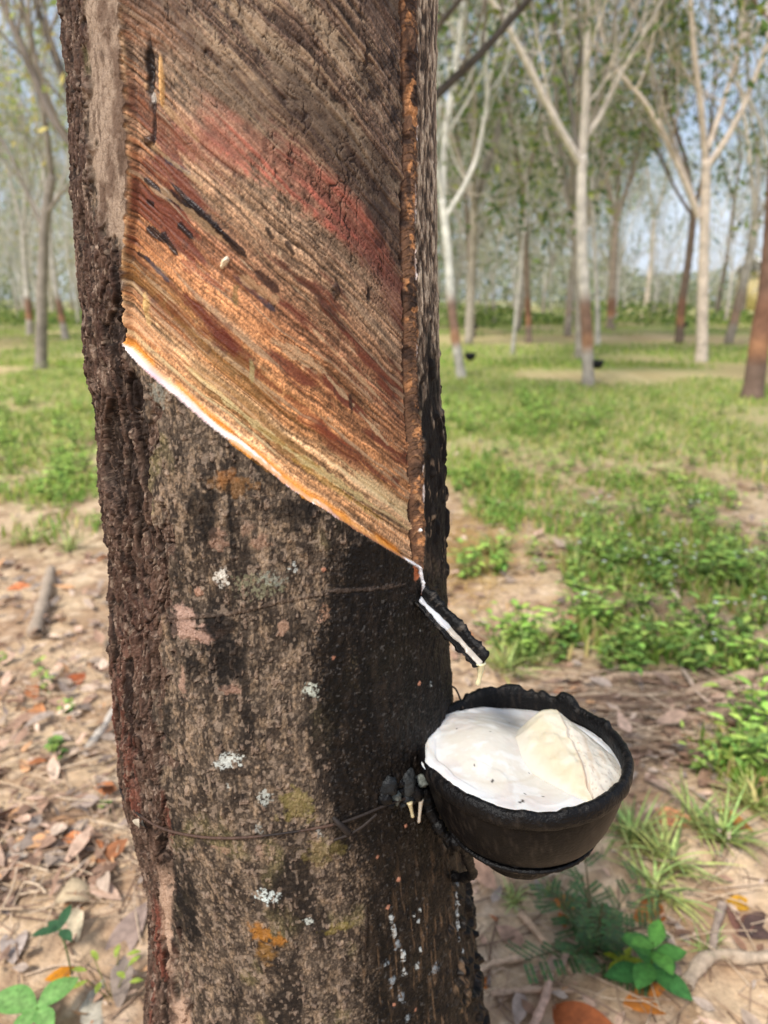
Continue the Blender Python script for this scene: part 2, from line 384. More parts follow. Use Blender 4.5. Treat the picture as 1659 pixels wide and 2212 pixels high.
# ---- tapped panel
k = np.where((part == 1) | (part == 2))[0]; s, z, th = S[k], Z[k], TH[k]
a = s * 1.25; g = G[k]
gw = g + (fbm(a * 14, g * 40, 3, 111) - .5) * .012 + (fbm(a * 60, g * 200, 2, 113) - .5) * .0016
n1 = fbm(a * 22, gw * 900, 3, 115); n2 = fbm(a * 11, gw * 300, 3, 117); n3 = fbm(a * 5, gw * 75, 3, 119); n4 = fbm(a * 24, gw * 95, 4, 121); n5 = fbm(a * 9, gw * 40, 3, 123)
mot = fbm(s * 260, z * 220, 4, 125); tn = fbm(s * 1100, z * 900, 2, 126)
stops = [(0, (206, 160, 118)), (.012, (190, 136, 88)), (.030, (198, 158, 114)), (.045, (184, 126, 76)), (.075, (184, 124, 78)), (.105, (158, 106, 74)), (.135, (160, 120, 88)), (.158, (164, 132, 104)), (.185, (136, 108, 86)), (.215, (118, 92, 74)), (.245, (112, 86, 71)), (.29, (116, 94, 78)), (.36, (108, 86, 72)), (.45, (106, 84, 72)), (.7, (106, 84, 72))]
gg = gw + (n3 - .5) * .05
PC = np.stack([np.interp(gg, [q[0] for q in stops], [lin(q[1])[i] for q in stops]) for i in range(3)], -1).astype(f32)
hc = lambda n, k_=2.0: np.clip((n - .5) * k_ + .5, 0, 1)
PC *= (0.42 + 1.12 * hc(n2, 1.7))[:, None]; PC *= (0.46 + 1.02 * hc(n1, 1.9))[:, None]; PC *= (.50 + .98 * hc(mot, 1.6))[:, None]; PC *= (.55 + .9 * hc(tn, 1.8))[:, None]
rl1 = np.abs(fbm(a * 9, gw * 210, 3, 171) - .5); ln1 = 1 - sstep(.006, .024, rl1); rl2 = np.abs(fbm(a * 14 + 3, gw * 330, 2, 173) - .5); ln2 = 1 - sstep(.006, .03, rl2)
PC = mixc(PC, c(54, 34, 25), ln1 * .45 * sstep(.40, .58, fbm(a * 30, gw * 60, 3, 175))); PC = mixc(PC, c(216, 184, 146), ln2 * .42 * sstep(.45, .6, fbm(a * 26 + 8, gw * 50, 3, 177)))
fresh = sstep(.19, .10, gw)
left = sstep(.06, .0, (th - PLz[k]) * RS - .005) 
PC = mixc(PC, c(178, 104, 52), left * sstep(.26, .16, g) * .5 * sstep(.35, .6, n2))
# red-brown sap stains in the younger half
PC = mixc(PC, c(104, 44, 28), sstep(.55, .66, n4) * sstep(.03, .055, gw) * sstep(.19, .13, gw) * .85)
PC = mixc(PC, c(70, 40, 28), sstep(.60, .68, n2 + .25 * (n4 - .5)) * sstep(.02, .05, gw) * .7)
PC = mixc(PC, c(118, 84, 32), sstep(.55, .66, n5) * sstep(.010, .018, gw) * sstep(.075, .05, gw) * .65)
PC = mixc(PC, c(214, 190, 140), sstep(.54, .64, fbm(a * 7, gw * 170, 3, 131)) * sstep(.008, .014, gw) * sstep(.05, .035, gw) * .75)
PC = mixc(PC, c(205, 172, 134), sstep(.62, .72, n2) * .40)
PC = mixc(PC, c(60, 36, 26), sstep(.64, .70, mot) * (.25 + .35 * n4))
# pale weathered streaks and dark blotches in the older half
old = sstep(.15, .24, gw)
PC = mixc(PC, c(170, 146, 118), sstep(.53, .68, fbm(a * 13, gw * 60, 4, 133) + (mot - .5) * .35) * old * .62)
PC = mixc(PC, c(66, 50, 42), sstep(.46, .66, fbm(a * 17 + 5, gw * 46, 4, 135) + (mot - .5) * .3) * old * .75)
PC *= (1 + .32 * old * (mot - .5) * 2)[:, None]
# the salmon-red band
def bandmask(pts_lo, pts_hi, soft=.006):
    lo, hi = edge_by_th(pts_lo), edge_by_th(pts_hi); wob = (n3 - .5) * .025 + (mot - .5) * .010 + (n2 - .5) * .012
    return sstep(-soft, soft, z + wob - lo(th)) * sstep(-soft, soft, hi(th) - z - wob)
b1 = bandmask([(395,285),(500,345),(620,430),(720,500),(800,545),(850,600)], [(420,205),(530,262),(640,332),(735,402),(800,470),(862,560)])
b1 *= sstep(0, .18, th - hit(385, 240)[0]) * sstep(.02, -.16, th - hit(868, 560)[0])
PC = mixc(PC, c(166, 86, 68) * (.55 + .9 * hc(mot))[:, None], b1 * (.30 + .60 * sstep(.35, .6, n2)))
b2 = bandmask([(360,300),(430,350),(520,410)], [(370,250),(450,300),(540,365)]) * sstep(0, .05, th - hit(350, 270)[0]) * sstep(0, -.10, th - hit(545, 390)[0]); PC = mixc(PC, c(140, 70, 54), b2 * .55)
b3 = bandmask([(690,480),(780,560),(862,680)], [(700,430),(790,500),(868,590)]) * sstep(0, .1, th - hit(690, 460)[0]); PC = mixc(PC, c(120, 62, 50), b3 * .6)
PC = mixc(PC, (PC @ np.array([.3, .55, .15], f32))[:, None] * np.array([1.16, .97, .76], f32), np.full(len(PC), .12))
# cracks: fine network, upright, in the old part
cw = (fbm(s * 130, z * 130, 3, 137) - .5) * 2.2; cw2 = (fbm(s * 130 + 50, z * 130, 3, 139) - .5) * 2.2
q1, q2, qv = worley(s * 150 + cw, z * 66 + cw2, 40); ck = (1 - sstep(.012, .07, q2 - q1)) * sstep(.44, .58, fbm(s * 50, z * 40, 3, 141)) 
q1, q2, qv = worley(s * 290 + cw * 1.5, z * 120 + cw2 * 1.5, 42); ck2 = (1 - sstep(.02, .10, q2 - q1)) * sstep(.46, .60, fbm(s * 80 + 7, z * 60, 3, 143))
rv = np.abs(fbm(s * 150 + cw * .5, z * 34, 3, 144) - .5); ck3 = (1 - sstep(.006, .022, rv)) * sstep(.50, .60, fbm(s * 120, z * 60, 3, 146))
ckm = np.clip(ck * .8 + ck2 * .6 + ck3, 0, 1) * sstep(.115, .20, g)
PC = mixc(PC, c(38, 25, 19), ckm * .88)
# ledges where each old cut began
ph = (gw / .0042 + .6 * vnoise(g * 60, s * 20, 145)) % 1.0
rib = sstep(.62, .98, ph) * sstep(.045, .004, (th - PLz[k]) * RS) * sstep(.015, .03, g) * sstep(.40, .30, g)
PC = mixc(PC, c(58, 38, 26), rib * .75)
PC = mixc(PC, c(196, 160, 116), sstep(.0022, .0, (th - PLz[k]) * RS) * .35 * sstep(.3, .1, g))
dp = np.interp(g, [0, .004, .02, .12, .25, .5, 1.0], [-.0005, -.0056, -.0062, -.0060, -.0045, -.0030, -.0015]).astype(f32)
edge = sstep(.0, .0045, (th - PLz[k]) * RS); dp = dp * (.15 + .85 * edge)
PD = dp + (n1 - .5) * .0009 + (n2 - .5) * .0018 - ln1 * .0005 + (n5 - .5) * .002 - ckm * .0007 - rib * .0006 + (tn - .5) * .0003 + (mot - .5) * .0006 * old
pg = np.full(len(k), .62, f32) - .14 * fresh * n4
# the cut edge itself
lm = (part[k] == 2).astype(f32)
lw = np.clip(g / np.maximum(lipw[k], 1e-5), 0, 1)
LC = mixc(np.tile(c(244, 230, 226), (len(k), 1)), c(232, 196, 196), sstep(.45, .65, fbm(s * 70, g * 500, 3, 151)) * .8)
LC = mixc(LC, c(206, 158, 172), np.exp(-((s - hit(330, 812)[0] * RS) / .009) ** 2) * .7)
LC = mixc(LC, c(236, 176, 116), sstep(.45, 1.0, lw + (n1 - .5) * .6) * .75)
dry = sstep(hit(700, 1100)[0], hit(740, 1125)[0], th + (mot - .5) * .1)
LC = LC * (1 - dry[:, None]) + (mixc(np.tile(c(206, 146, 96), (len(k), 1)), c(140, 84, 52), n1)) * dry[:, None]
LC = mixc(LC, c(240, 238, 236), sstep(hit(868, 1203)[0], hit(890, 1213)[0], th))
PC = PC * (1 - lm[:, None]) + LC * lm[:, None]; pg = pg * (1 - lm) + .38 * lm
og = sstep(.010, .004, g) * (1 - lm) * sstep(.42, .6, fbm(s * 40, s * 0, 3, 153)); PC = mixc(PC, c(222, 140, 44), og * .8)
col[k] = PC; disp[k] = PD; gloss[k] = pg

# ---- guide channel: stacked scallops left by the knife
k = np.where(part == 3)[0]; s, z, th = S[k], Z[k], TH[k]
q = np.clip((th - RLz[k]) / (RRz[k] - RLz[k]), 0, 1)
per = .0044
ph = (z / per + 1.5 * (q - .5) ** 2 * 2 + 1.3 * fbm(s * 70, z * 60, 3, 161) + 2.6 * vnoise(z * 70, z * 0, 162)) % 1.0
up = sstep(.86, 1.03, z)
RC = mixc(np.tile(c(130, 92, 66), (len(k), 1)), c(92, 68, 52), up * .9)
rm = fbm(s * 60, z * 60, 3, 169)
RC = mixc(RC, c(206, 158, 112), sstep(.25, .0, ph) * (.25 + .6 * rm) * (1 - .5 * up))  # highlight painted into the colour along each scallop's raised edge
RC = mixc(RC, c(62, 40, 29), sstep(.55, .92, ph) * sstep(.35, .65, rm) * .5)  # shading between scallops painted in as a darker tone
RC = mixc(RC, c(44, 32, 26), sstep(.46, .60, fbm(s * 150, z * 70, 5, 163)) * (.35 + .55 * up))
RC = mixc(RC, c(200, 140, 90), sstep(.60, .70, fbm(s * 200, z * 160, 3, 164)) * .6)
RC = mixc(RC, c(240, 225, 215), sstep(.72, .78, fbm(s * 120, z * 60, 2, 165)) * sstep(.8, 1, q) * .8)
RC *= (.35 + 1.3 * fbm(s * 900, z * 700, 2, 166))[:, None]; RC *= (.5 + 1.0 * fbm(s * 260, z * 200, 3, 170))[:, None]
GR = G[k]
dp = np.interp(GR, [0, .004, .02, .12, .25, .5, 1.0], [-.0005, -.0056, -.0062, -.0060, -.0045, -.0030, -.0015])
RD = dp * (1 - sstep(.0, .9, q) ** .7) - sstep(.55, 1, ph) * .0004 + sstep(.3, 0, ph) * .00015 + (fbm(s * 500, z * 400, 3, 167) - .5) * .0012
RC = mixc(RC, c(104, 74, 54) * (.4 + 1.2 * fbm(s * 600, z * 500, 3, 172))[:, None], sstep(.5, .1, q) * .65)
groove = np.exp(-((q - .06) / .08) ** 2); RD = RD - groove * .0012; RC = mixc(RC, c(44, 28, 20), groove * .6)
col[k] = RC; disp[k] = RD; gloss[k] = .7

# ---- marks with a place of their own
def region(px, py, rad):
    th0, z0 = hit(px, py)
    kk = np.where((np.abs(TH - th0) * RS < rad) & (np.abs(Z - z0) < rad))[0]
    return kk, (TH[kk] - th0) * RS, Z[kk] - z0
MM = .000306                                         # metres per photograph pixel on the trunk's near face
def spot(px, py, rx, ry, colr, amt=.9, rag=.6, scale=300, gl=None, bump=0.0, soft=.35, parts=None, seed=200):
    rx *= MM; ry *= MM; kk, du, dv = region(px, py, max(rx, ry) * 1.9)
    d = np.hypot(du / rx, dv / ry) + (fbm(S[kk] * scale, Z[kk] * scale, 4, seed) - .5) * 2 * rag
    m = sstep(1 + soft * .5, 1 - soft, d) * amt
    if scale == 420: m = m * sstep(.30, .55, fbm(S[kk] * 700, Z[kk] * 560, 2, seed + 40))
    if parts is not None: m = m * np.isin(part[kk], parts)
    col[kk] = mixc(col[kk], lin(colr), m)
    if gl is not None: gloss[kk] = gloss[kk] * (1 - m) + gl * m
    if bump: disp[kk] += bump * sstep(1.1, .2, d)
def streak(x0, y0, x1, y1, w, colr, amt=.9, rag=.7, gl=None, bump=0.0, seed=230, freq=260):
    (t0, z0), (t1, z1) = hit(x0, y0), hit(x1, y1); u0, u1 = t0 * RS, t1 * RS
    w *= MM; lo, hi = min(u0, u1) - 3 * w, max(u0, u1) + 3 * w
    kk = np.where((S > lo) & (S < hi) & (Z > min(z0, z1) - 3 * w) & (Z < max(z0, z1) + 3 * w))[0]
    dx, dz = u1 - u0, z1 - z0; Ln = math.hypot(dx, dz)
    t = ((S[kk] - u0) * dx + (Z[kk] - z0) * dz) / Ln ** 2; n = np.abs((S[kk] - u0) * dz - (Z[kk] - z0) * dx) / Ln
    wob = fbm(t * Ln * freq, n * freq * 2.5, 4, seed)
    d = n / w + np.maximum(0, np.abs(t - .5) - .42) * 6 + (wob - .5) * 2 * rag
    m = sstep(1.15, .6, d) * amt
    col[kk] = mixc(col[kk], lin(colr), m)
    if gl is not None: gloss[kk] = gloss[kk] * (1 - m) + gl * m
    if bump: disp[kk] += bump * sstep(1.2, .3, d)
RESIN = (26, 14, 12)
for x0, y0, x1, y1, w in [(296,383,345,415,6),(340,408,410,455,10),(385,430,465,498,13),(450,480,524,548,8),(360,395,500,525,6),(300,430,318,440,6),(372,480,405,512,8),(300,490,345,520,9),(335,500,370,548,8),(280,545,310,562,5)]:
    streak(x0, y0, x1, y1, w, RESIN, .92, .62, gl=.3, bump=.0001, seed=231 + w, freq=150)
for x0, y0, x1, y1, w, cc in [(342,338,402,374,6,(62,56,64)),(300,555,352,608,5,(58,52,60)),(503,598,592,670,6,(56,50,58)),(575,490,592,516,5,(30,24,24)),(552,585,602,628,9,(48,26,20)),(620,520,640,550,6,(40,28,24))]:
    streak(x0, y0, x1, y1, w, cc, .85, .6, gl=.35, bump=.0001, seed=250 + w, freq=150)
for x0, y0, x1, y1, w, cc in [(395,640,520,762,16,(92,30,20)),(430,690,500,760,15,(80,22,18)),(540,800,610,850,7,(110,40,26)),(650,905,760,965,8,(130,56,34)),(330,640,430,720,10,(112,54,28)),(450,560,560,640,10,(110,62,36)),(600,560,700,640,9,(62,44,34)),(380,560,470,620,9,(120,48,40)),(690,640,760,720,8,(60,46,38)),(650,500,740,590,9,(66,50,42)),(620,860,720,930,8,(126,58,34)),(560,700,640,770,9,(140,84,50)),(700,780,800,870,9,(74,50,34)),(760,900,860,1010,7,(84,54,36))]:
    streak(x0, y0, x1, y1, w, cc, .48, 1.5, gl=.45, seed=270 + w, freq=200)
for x0, y0, x1, y1, w, cc in [(590,735,700,800,14,(186,158,124)),(400,800,470,850,7,(214,186,134)),(470,860,640,985,8,(206,190,140)),(640,985,800,1085,9,(204,186,132)),(560,930,690,1010,5,(134,104,34)),(640,1000,840,1130,6,(142,112,36)),(520,600,600,650,10,(176,142,106)),(690,720,840,870,7,(196,166,128)),(720,820,850,960,5,(204,178,140)),(300,180,420,300,6,(170,138,100)),(300,300,420,390,7,(176,148,112)),(330,400,480,520,8,(170,138,104))]:
    streak(x0, y0, x1, y1, w * .8, cc, .50, 1.35, seed=290 + w, freq=200)
streak(500,955,690,1092,5,(226,150,52),.7,.9,seed=301); streak(690,1085,850,1185,6,(220,150,70),.6,.9,seed=302)
# hole with a pale lip high on the panel
spot(310,150,13,52,(24,16,14),.92,.5,150,gl=.5,bump=-.003); spot(336,170,6,46,(206,160,104),.95,.35,120,bump=.0022,seed=203); spot(316,205,8,10,(190,182,172),.8)
streak(318,210,318,300,5,(44,28,22),.85,.8,bump=-.0012); spot(305,298,16,10,(46,26,20),.85,gl=.3,bump=.0015)
spot(302,680,7,26,(206,172,120),.85,.5,bump=.0014); spot(300,660,10,20,(196,160,100),.7,.6,bump=.001)
spot(505,640,7,24,(98,82,44),.7,.7); spot(540,800,6,24,(150,138,96),.7,.7)
spot(735,625,9,22,(40,26,20),.8,.7,bump=.0014); spot(808,638,5,16,(24,16,14),.9,.6,bump=-.001); spot(770,880,5,22,(44,30,22),.8,.7); spot(730,740,16,18,(70,46,34),.6,.9)
spot(805,180,34,26,(50,40,36),.5,.9); spot(640,60,50,30,(74,58,50),.45,1.0); spot(830,460,30,60,(36,28,26),.55,1.0,120)
spot(478,566,7,8,(226,206,172),.98,.35,300,gl=.3,bump=.0032,seed=205); spot(484,560,6,6,(232,216,190),.98,.35,300,gl=.3,bump=.003); spot(473,574,4,5,(222,200,164),.95,.3,300,gl=.3,bump=.002)
for x, y in [(888,300),(884,470),(880,560),(884,640),(890,760),(880,420),(890,130),(878,190)]: spot(x, y, 11, 14, (34, 22, 18), .8, .9, 200, bump=-.0012, parts=(1, 3))
for x, y in [(860,120),(865,250)]: spot(x, y, 14, 18, (40, 30, 28), .8, .8)
# lichen
for x, y, rx, ry, cc, am in [(478,1248,16,20,(196,190,178),.9),(480,1240,9,9,(214,208,196),.9),(633,1224,8,13,(188,190,182),.9),(672,1491,17,18,(178,182,168),.85),(500,1640,24,16,(196,200,192),.85),(478,1652,15,10,(190,194,188),.8),(572,1722,14,18,(178,182,174),.7),(490,1700,7,12,(176,178,170),.6),(580,1936,23,22,(198,208,204),.95),(668,1990,14,12,(190,196,188),.85),(556,1265,44,26,(132,130,104),.55),(588,1250,24,16,(150,154,140),.5),(342,848,22,30,(140,140,128),.5),(690,1800,9,16,(172,176,170),.6),(560,1790,8,16,(170,172,164),.4),(690,1340,8,8,(196,160,138),.7),(700,1325,14,20,(176,136,110),.4)]:
    spot(x, y, rx, ry, cc, am, .95, 420, parts=(0,), soft=.25, seed=208 + int(x) % 5)
spot(560,2012,30,26,(150,98,34),.75,.9,300,parts=(0,),soft=.5); spot(600,2030,18,18,(156,100,34),.7,.9,300,parts=(0,),soft=.5); spot(575,2055,20,34,(140,100,44),.55,.8,300,parts=(0,),soft=.6)
for x, y, rx, ry, cc, am in [(640,1740,34,40,(124,112,60),.5),(700,1840,40,30,(110,98,52),.45),(735,2005,40,14,(122,108,48),.5),(505,1050,40,22,(120,84,46),.55),(490,1030,20,18,(140,92,50),.5),(400,1345,46,34,(172,140,124),.8),(440,1370,24,20,(168,136,120),.7),(470,1360,30,18,(60,48,42),.6),(396,1470,9,44,(170,136,116),.6),(500,1490,20,10,(156,122,104),.6),(560,1170,22,16,(150,116,96),.5),(468,1165,20,26,(146,114,96),.6),(530,1140,16,20,(150,120,100),.5),(430,1278,8,12,(170,130,108),.7),(610,1355,10,18,(172,138,116),.6),(480,1835,20,10,(160,128,108),.5),(560,1835,14,18,(156,128,110),.5),(870,1530,0.1,0.1,(0,0,0),0)]:
    spot(x, y, rx, ry, cc, am, 1.0, 260, parts=(0,), seed=214 + int(x) % 3, bump=.0006)
for x, y, rx, ry in [(500,1150,5,150),(478,1345,34,26),(490,1430,34,50),(372,1350,22,34),(425,1440,26,22),(362,1560,16,60),(440,1100,40,60),(600,1010,50,40),(780,1190,40,60),(400,1960,40,110),(640,1110,50,40)]:
    spot(x, y, rx, ry, (22, 19, 18), .78, .95, 220, parts=(0,), seed=222)
# the old wire scar
for p, q_ in [((345,1332),(420,1330)),((420,1330),(500,1325)),((500,1325),(600,1300)),((600,1300),(720,1276)),((720,1276),(870,1262))]:
    streak(*p, *q_, 5, (118, 100, 88), .22, 1.3, bump=.0004, seed=310, freq=400)
    streak(p[0], p[1] + 7, q_[0], q_[1] + 7, 3, (22, 18, 16), .32, 1.2, bump=-.0003, seed=311, freq=400)
streak(792,1960,788,2080,4,(34,26,22),.8,.5,bump=.0014)
# latex splashes low on the dark side
for x, y, rx, ry in [(850,2010,6,22),(858,2040,10,14),(868,2062,7,18),(872,2098,7,12),(845,1985,5,14),(866,2150,8,24),(880,2200,10,14),(905,1965,4,6),(902,1990,5,8),(893,1975,4,7),(985,1910,8,10),(984,1940,4,26),(985,2005,5,10),(990,2030,4,8),(998,2055,5,7),(905,2050,4,8),(940,2090,16,16),(900,2085,6,10),(835,2080,10,8),(985,1975,6,60),(905,1362,3,6),(930,1480,5,7),(846,2120,8,14)]:
    spot(x, y, rx, ry, (120, 126, 130) if rx > 7 else (180, 184, 182), .75, 1.1, 420, gl=.25, bump=.0018, parts=(0,), soft=.3, seed=226)
for x, y in [(816,1850),(878,1785),(862,1900),(700,1230),(850,2170),(980,1800),(838,1960),(896,2180),(720,1420),(905,1475)]:
    spot(x, y, 5, 6, (176, 122, 98), .8, .7, 400, parts=(0,), bump=.0005)
# orange torn bark under the tip of the cut, with the run of latex
spot(898,1240,11,22,(186,110,70),.9,.7,300,parts=(0,),bump=-.0012); spot(912,1275,7,26,(178,112,78),.8,.7,300,parts=(0,),bump=-.001)
for p, q_, w in [((880,1209),(908,1226),4),((905,1222),(911,1260),5),((911,1256),(914,1296),4.5)]:
    streak(*p, *q_, w, (238, 236, 238), .98, .35, gl=.2, bump=.0012, seed=320)
spot(911,1146,4,5,(238,236,230),.95,.3,bump=.002,gl=.2)

# ---- build
ds = np.where(part == 0, disp, disp)
rad = t_r(Z1)[:, None] + ds.reshape(nZ, nT)
flare = 1 + 0.10 * np.clip((0.22 - Z1) / .22, 0, 1)[:, None] * np.sin(TH1 * 4 + 1)[None, :]
rad = rad * flare
X = t_cx(Z1)[:, None] + rad * np.sin(TH1)[None]; Y = TY - rad * np.cos(TH1)[None]
VV = np.stack([X, Y, np.broadcast_to(Z1[:, None], X.shape)], -1).reshape(-1, 3).astype(f32)
i = np.arange(nZ - 1)[:, None] * nT; j = np.arange(nT)[None]; j2 = (j + 1) % nT
FF = np.stack([i + j, i + j2, i + nT + j2, i + nT + j], -1).reshape(-1, 4)
pf = np.maximum.reduce([part[FF[:, q]] for q in range(4)])
tree = tag(empty('rubber_tree', (float(t_cx(0.0)), TY, 0)), 'large tapped rubber tree trunk with a slanting orange cut panel and blackened bark', 'tree')
def sub(p, name, mat, parent, label=None):
    F = FF[pf == p]; u, inv = np.unique(F, return_inverse=True)
    me = mesh_np(name, VV[u], inv.reshape(-1, 4), col[u], gloss[u]); o = link(name, me, mat, parent)
    if label: o['label'] = label
    return o
trunk_ob = sub(0, 'trunk', M_BARK, tree)
panel_ob = sub(1, 'tapped_panel', M_PANEL, tree, 'bare tapped wood with diagonal brown, orange and salmon grain')
sub(2, 'cut_edge', M_LIP, panel_ob, 'fresh white and pink edge of the latest cut')
sub(3, 'guide_channel', M_PANEL, panel_ob, 'upright strip of stacked knife scallops beside the panel')
del TH, Z, S, PLz, RLz, RRz, FRz, BLz, FDz, Zc
# ------------------------------------------------------------------ black crust material for cup, spout, hanger
M_CRUST = tint_mat('black_crust', rough=0.46, noise_scale=160, amount=0.5, bump=1.0, bump_scale=420, spec=0.2, bump_dist=0.0012)
M_PLASTIC = tint_mat('black_plastic', rough=0.42, noise_scale=120, amount=0.55, bump=0.5, bump_scale=420, spec=0.13, bump_dist=0.0006)
M_LATEX = tint_mat('latex', rough=0.27, noise_scale=60, amount=0.03, bump=0.3, bump_scale=170, spec=0.5, sss=0.35, bump_dist=0.0012)
M_WIRE = tint_mat('rusty_wire', rough=0.7, noise_scale=300, amount=0.5, bump=0.6, bump_scale=900, bump_dist=0.0006)
BLACK = lin((8, 7, 8))

def grid_faces(n, m, wrap=False):
    i = np.arange(n - 1)[:, None] * m; j = np.arange(m if wrap else m - 1)[None]; j2 = (j + 1) % m
    return np.stack([i + j, i + j2, i + m + j2, i + m + j], -1).reshape(-1, 4)

# ------------------------------------------------------------------ the cup
CUP_Y = 0.470
cupC = at(1130, 1617, CUP_Y); cup_t = CUP_Y / ray(1130, 1617)[1]; RC_ = 226 * cup_t / FPX * 1.0
ROLL = R(-1.5)
cx_, cz_ = np.array([math.cos(ROLL), 0, -math.sin(ROLL)]), np.array([math.sin(ROLL), 0, math.cos(ROLL)])
cy_ = np.array([0, 1.0, 0])
def cupP(u, v, h):
    """cup coordinates (unit radius, metres above the rim) to the world"""
    u, v, h = np.broadcast_arrays(np.asarray(u, float), np.asarray(v, float), np.asarray(h, float))
    return cupC + u[..., None] * RC_ * cx_ + v[..., None] * RC_ * cy_ + h[..., None] * cz_
NS = 220
ang = np.arange(NS) * 2 * math.pi / NS
def lathe(prof, jag=0.0, seed=1, rimjag=None):
    Vs, Cs = [], []
    for q, (r, h) in enumerate(prof):
        n = fbm(np.cos(ang) * 6 + 30 + q * .35, np.sin(ang) * 6 + 30, 4, seed) - .5
        rr = r + n * jag / RC_; hh = h + n * jag * .6
        if rimjag is not None: 
            k_ = rimjag[q]
            n3_ = fbm(np.cos(ang) * 5 + 50, np.sin(ang) * 5 + 50, 5, seed + 3); back = .30 + .70 * sstep(-.3, .6, np.sin(ang)) 
            hh = hh + k_ * (sstep(.42, .72, n3_) * .0080 - .001) * back; rr = rr + k_ * (fbm(np.cos(ang) * 7 + 9, np.sin(ang) * 7 + 9, 4, seed + 5) - .5) * .050
        Vs.append(cupP(np.cos(ang) * rr, np.sin(ang) * rr, hh))
        Cs.append(mixc(np.tile(BLACK, (NS, 1)), lin((62, 54, 47)), sstep(.60, .75, fbm(np.cos(ang) * 26 + q * 9.3, np.sin(ang) * 26 + q * 7.7, 3, seed + 7)) * .30))
    V = np.concatenate(Vs); return V, grid_faces(len(prof), NS, True), np.concatenate(Cs)
cup = tag(empty('latex_cup', tuple(cupC - cz_ * .1)), 'round black collecting cup crusted with old latex, fixed to the side of the trunk', 'cup')
th_ = .045
outer = [(.955, -.007), (.95, -.011), (.94, -.017), (.925, -.023), (.905, -.029), (.88, -.036), (.85, -.043), (.815, -.049), (.775, -.054), (.71, -.0585), (.655, -.061)]
inner = [(.30, -.057), (.60, -.054), (.68, -.051), (.75, -.050), (.82, -.040), (.87, -.028), (.90, -.012), (.905, -.006)]
V, F, Cc = lathe(outer[::-1][:0] + inner + [(.92, -.004)] + outer, .0006, 71)
link('bowl', mesh_np('bowl', V, F, Cc), M_PLASTIC, cup)
rimp = [(.895, -.009), (.895, -.002), (.91, .0025), (.94, .004), (.975, .003), (.995, -.0005), (1.0, -.004), (.992, -.0075), (.97, -.0092), (.935, -.0092)]
V, F, Cc = lathe(rimp, .0014, 81, [0, .6, 1, 1, 1, .9, .6, .4, .3, 0]); link('rim', mesh_np('rim', V, F, Cc), M_CRUST, cup)
foot = [(.675, -.0585), (.705, -.0605), (.715, -.0635), (.70, -.066), (.62, -.068), (.50, -.069), (.45, -.072), (.435, -.088), (.42, -.092), (.33, -.093), (.0, -.093)]
V, F, Cc = lathe(foot, .0016, 91); Cc = mixc(Cc, lin((105, 92, 82)), sstep(.5, .65, fbm(V[:, 0] * 160, V[:, 1] * 160, 3, 95)) * (V[:, 2] > cupC[2] - .0665) * .6)
link('foot', mesh_np('foot', V, F, Cc), M_CRUST, cup)

# latex filling the cup: one smooth white mass, domed on the trunk side
def latex_h(u, v):
    h = -.0035 - .0062 * sstep(-.10, .85, .55 * u + .85 * v) + .0075 * sstep(.1, -.9, u * .9 - v * .2) * .6
    h = h + .0115 * np.exp(-(((u + .36) / .46) ** 2 + ((v - .10) / .48) ** 2))
    h = h - .0035 * np.exp(-(((u - .02) / .16) ** 2 + ((v + .15) / .5) ** 2))
    rg_ = np.abs(fbm(u * 2.2 + 8, v * 2.2 + 3, 3, 303) - .5)
    return h + (fbm(u * 3 + 5, v * 3 + 5, 4, 301) - .5) * .0034 + .0006 * sstep(.05, 0, rg_)
nr, na = 70, 200
rr = np.linspace(0.02, 1, nr)[:, None]; aa = (np.arange(na) * 2 * math.pi / na)[None]
spill = sstep(-.55, -.95, np.cos(aa)) * sstep(-.55, .05, np.sin(aa) + .35) 
wav = (fbm(np.cos(aa) * 5 + 9, np.sin(aa) * 5 + 9, 3, 305) - .5)
Rb = .895 + spill * (.085 + .10 * wav) + .02 * wav
u = rr * Rb * np.cos(aa); v = rr * Rb * np.sin(aa)
h = latex_h(u, v); edge = sstep(.93, 1.0, rr)
h = np.where((spill > .05) & (rr > .86), np.maximum(h, .0055 * spill), h) - edge * (.0015 + .004 * spill)
front = sstep(.2, -.6, np.sin(aa)) * sstep(.75, .97, rr); h = h + front * .0010
P = cupP(u, v, h).reshape(-1, 3)
lc = np.tile(lin((216, 209, 197)), (nr * na, 1)); uu, vv = u.ravel(), v.ravel()
lc = mixc(lc, lin((228, 229, 231)), sstep(.70, .93, np.broadcast_to(rr, u.shape).ravel()) * .9)
lc = mixc(lc, lin((208, 197, 192)), sstep(.45, .65, fbm(uu * 4 + 3, vv * 3, 4, 311)) * .55)
lc = mixc(lc, lin((226, 224, 220)), sstep(.52, .68, fbm(uu * 7 + 3, vv * 12, 4, 313)) * .7)
lc = mixc(lc, lin((200, 186, 164)), np.exp(-((np.hypot((uu + .36) / .56, (vv - .06) / .55) - 1) / .035) ** 2) * .35)
for su, sv, sr in [(-.36, -.47, .014), (-.13, -.70, .017), (-.16, -.72, .009), (-.10, -.59, .007), (-.43, -.05, .006), (.06, -.62, .005), (-.62, .2, .006), (-.2, .35, .005), (.0, -.3, .005), (-.5, -.3, .004), (.2, -.8, .006), (-.05, .5, .005), (-.3, .12, .004)]:
    lc = mixc(lc, lin((40, 28, 24)), (np.hypot(uu - su, (vv - sv) * .8) < sr) * 1.0)
lc = lc * .86
pool = tag(link('latex_pool', mesh_np('latex_pool', P, grid_faces(nr, na, True), lc), M_LATEX), 'smooth white congealed latex filling the black cup and lapping over its rim', 'latex')

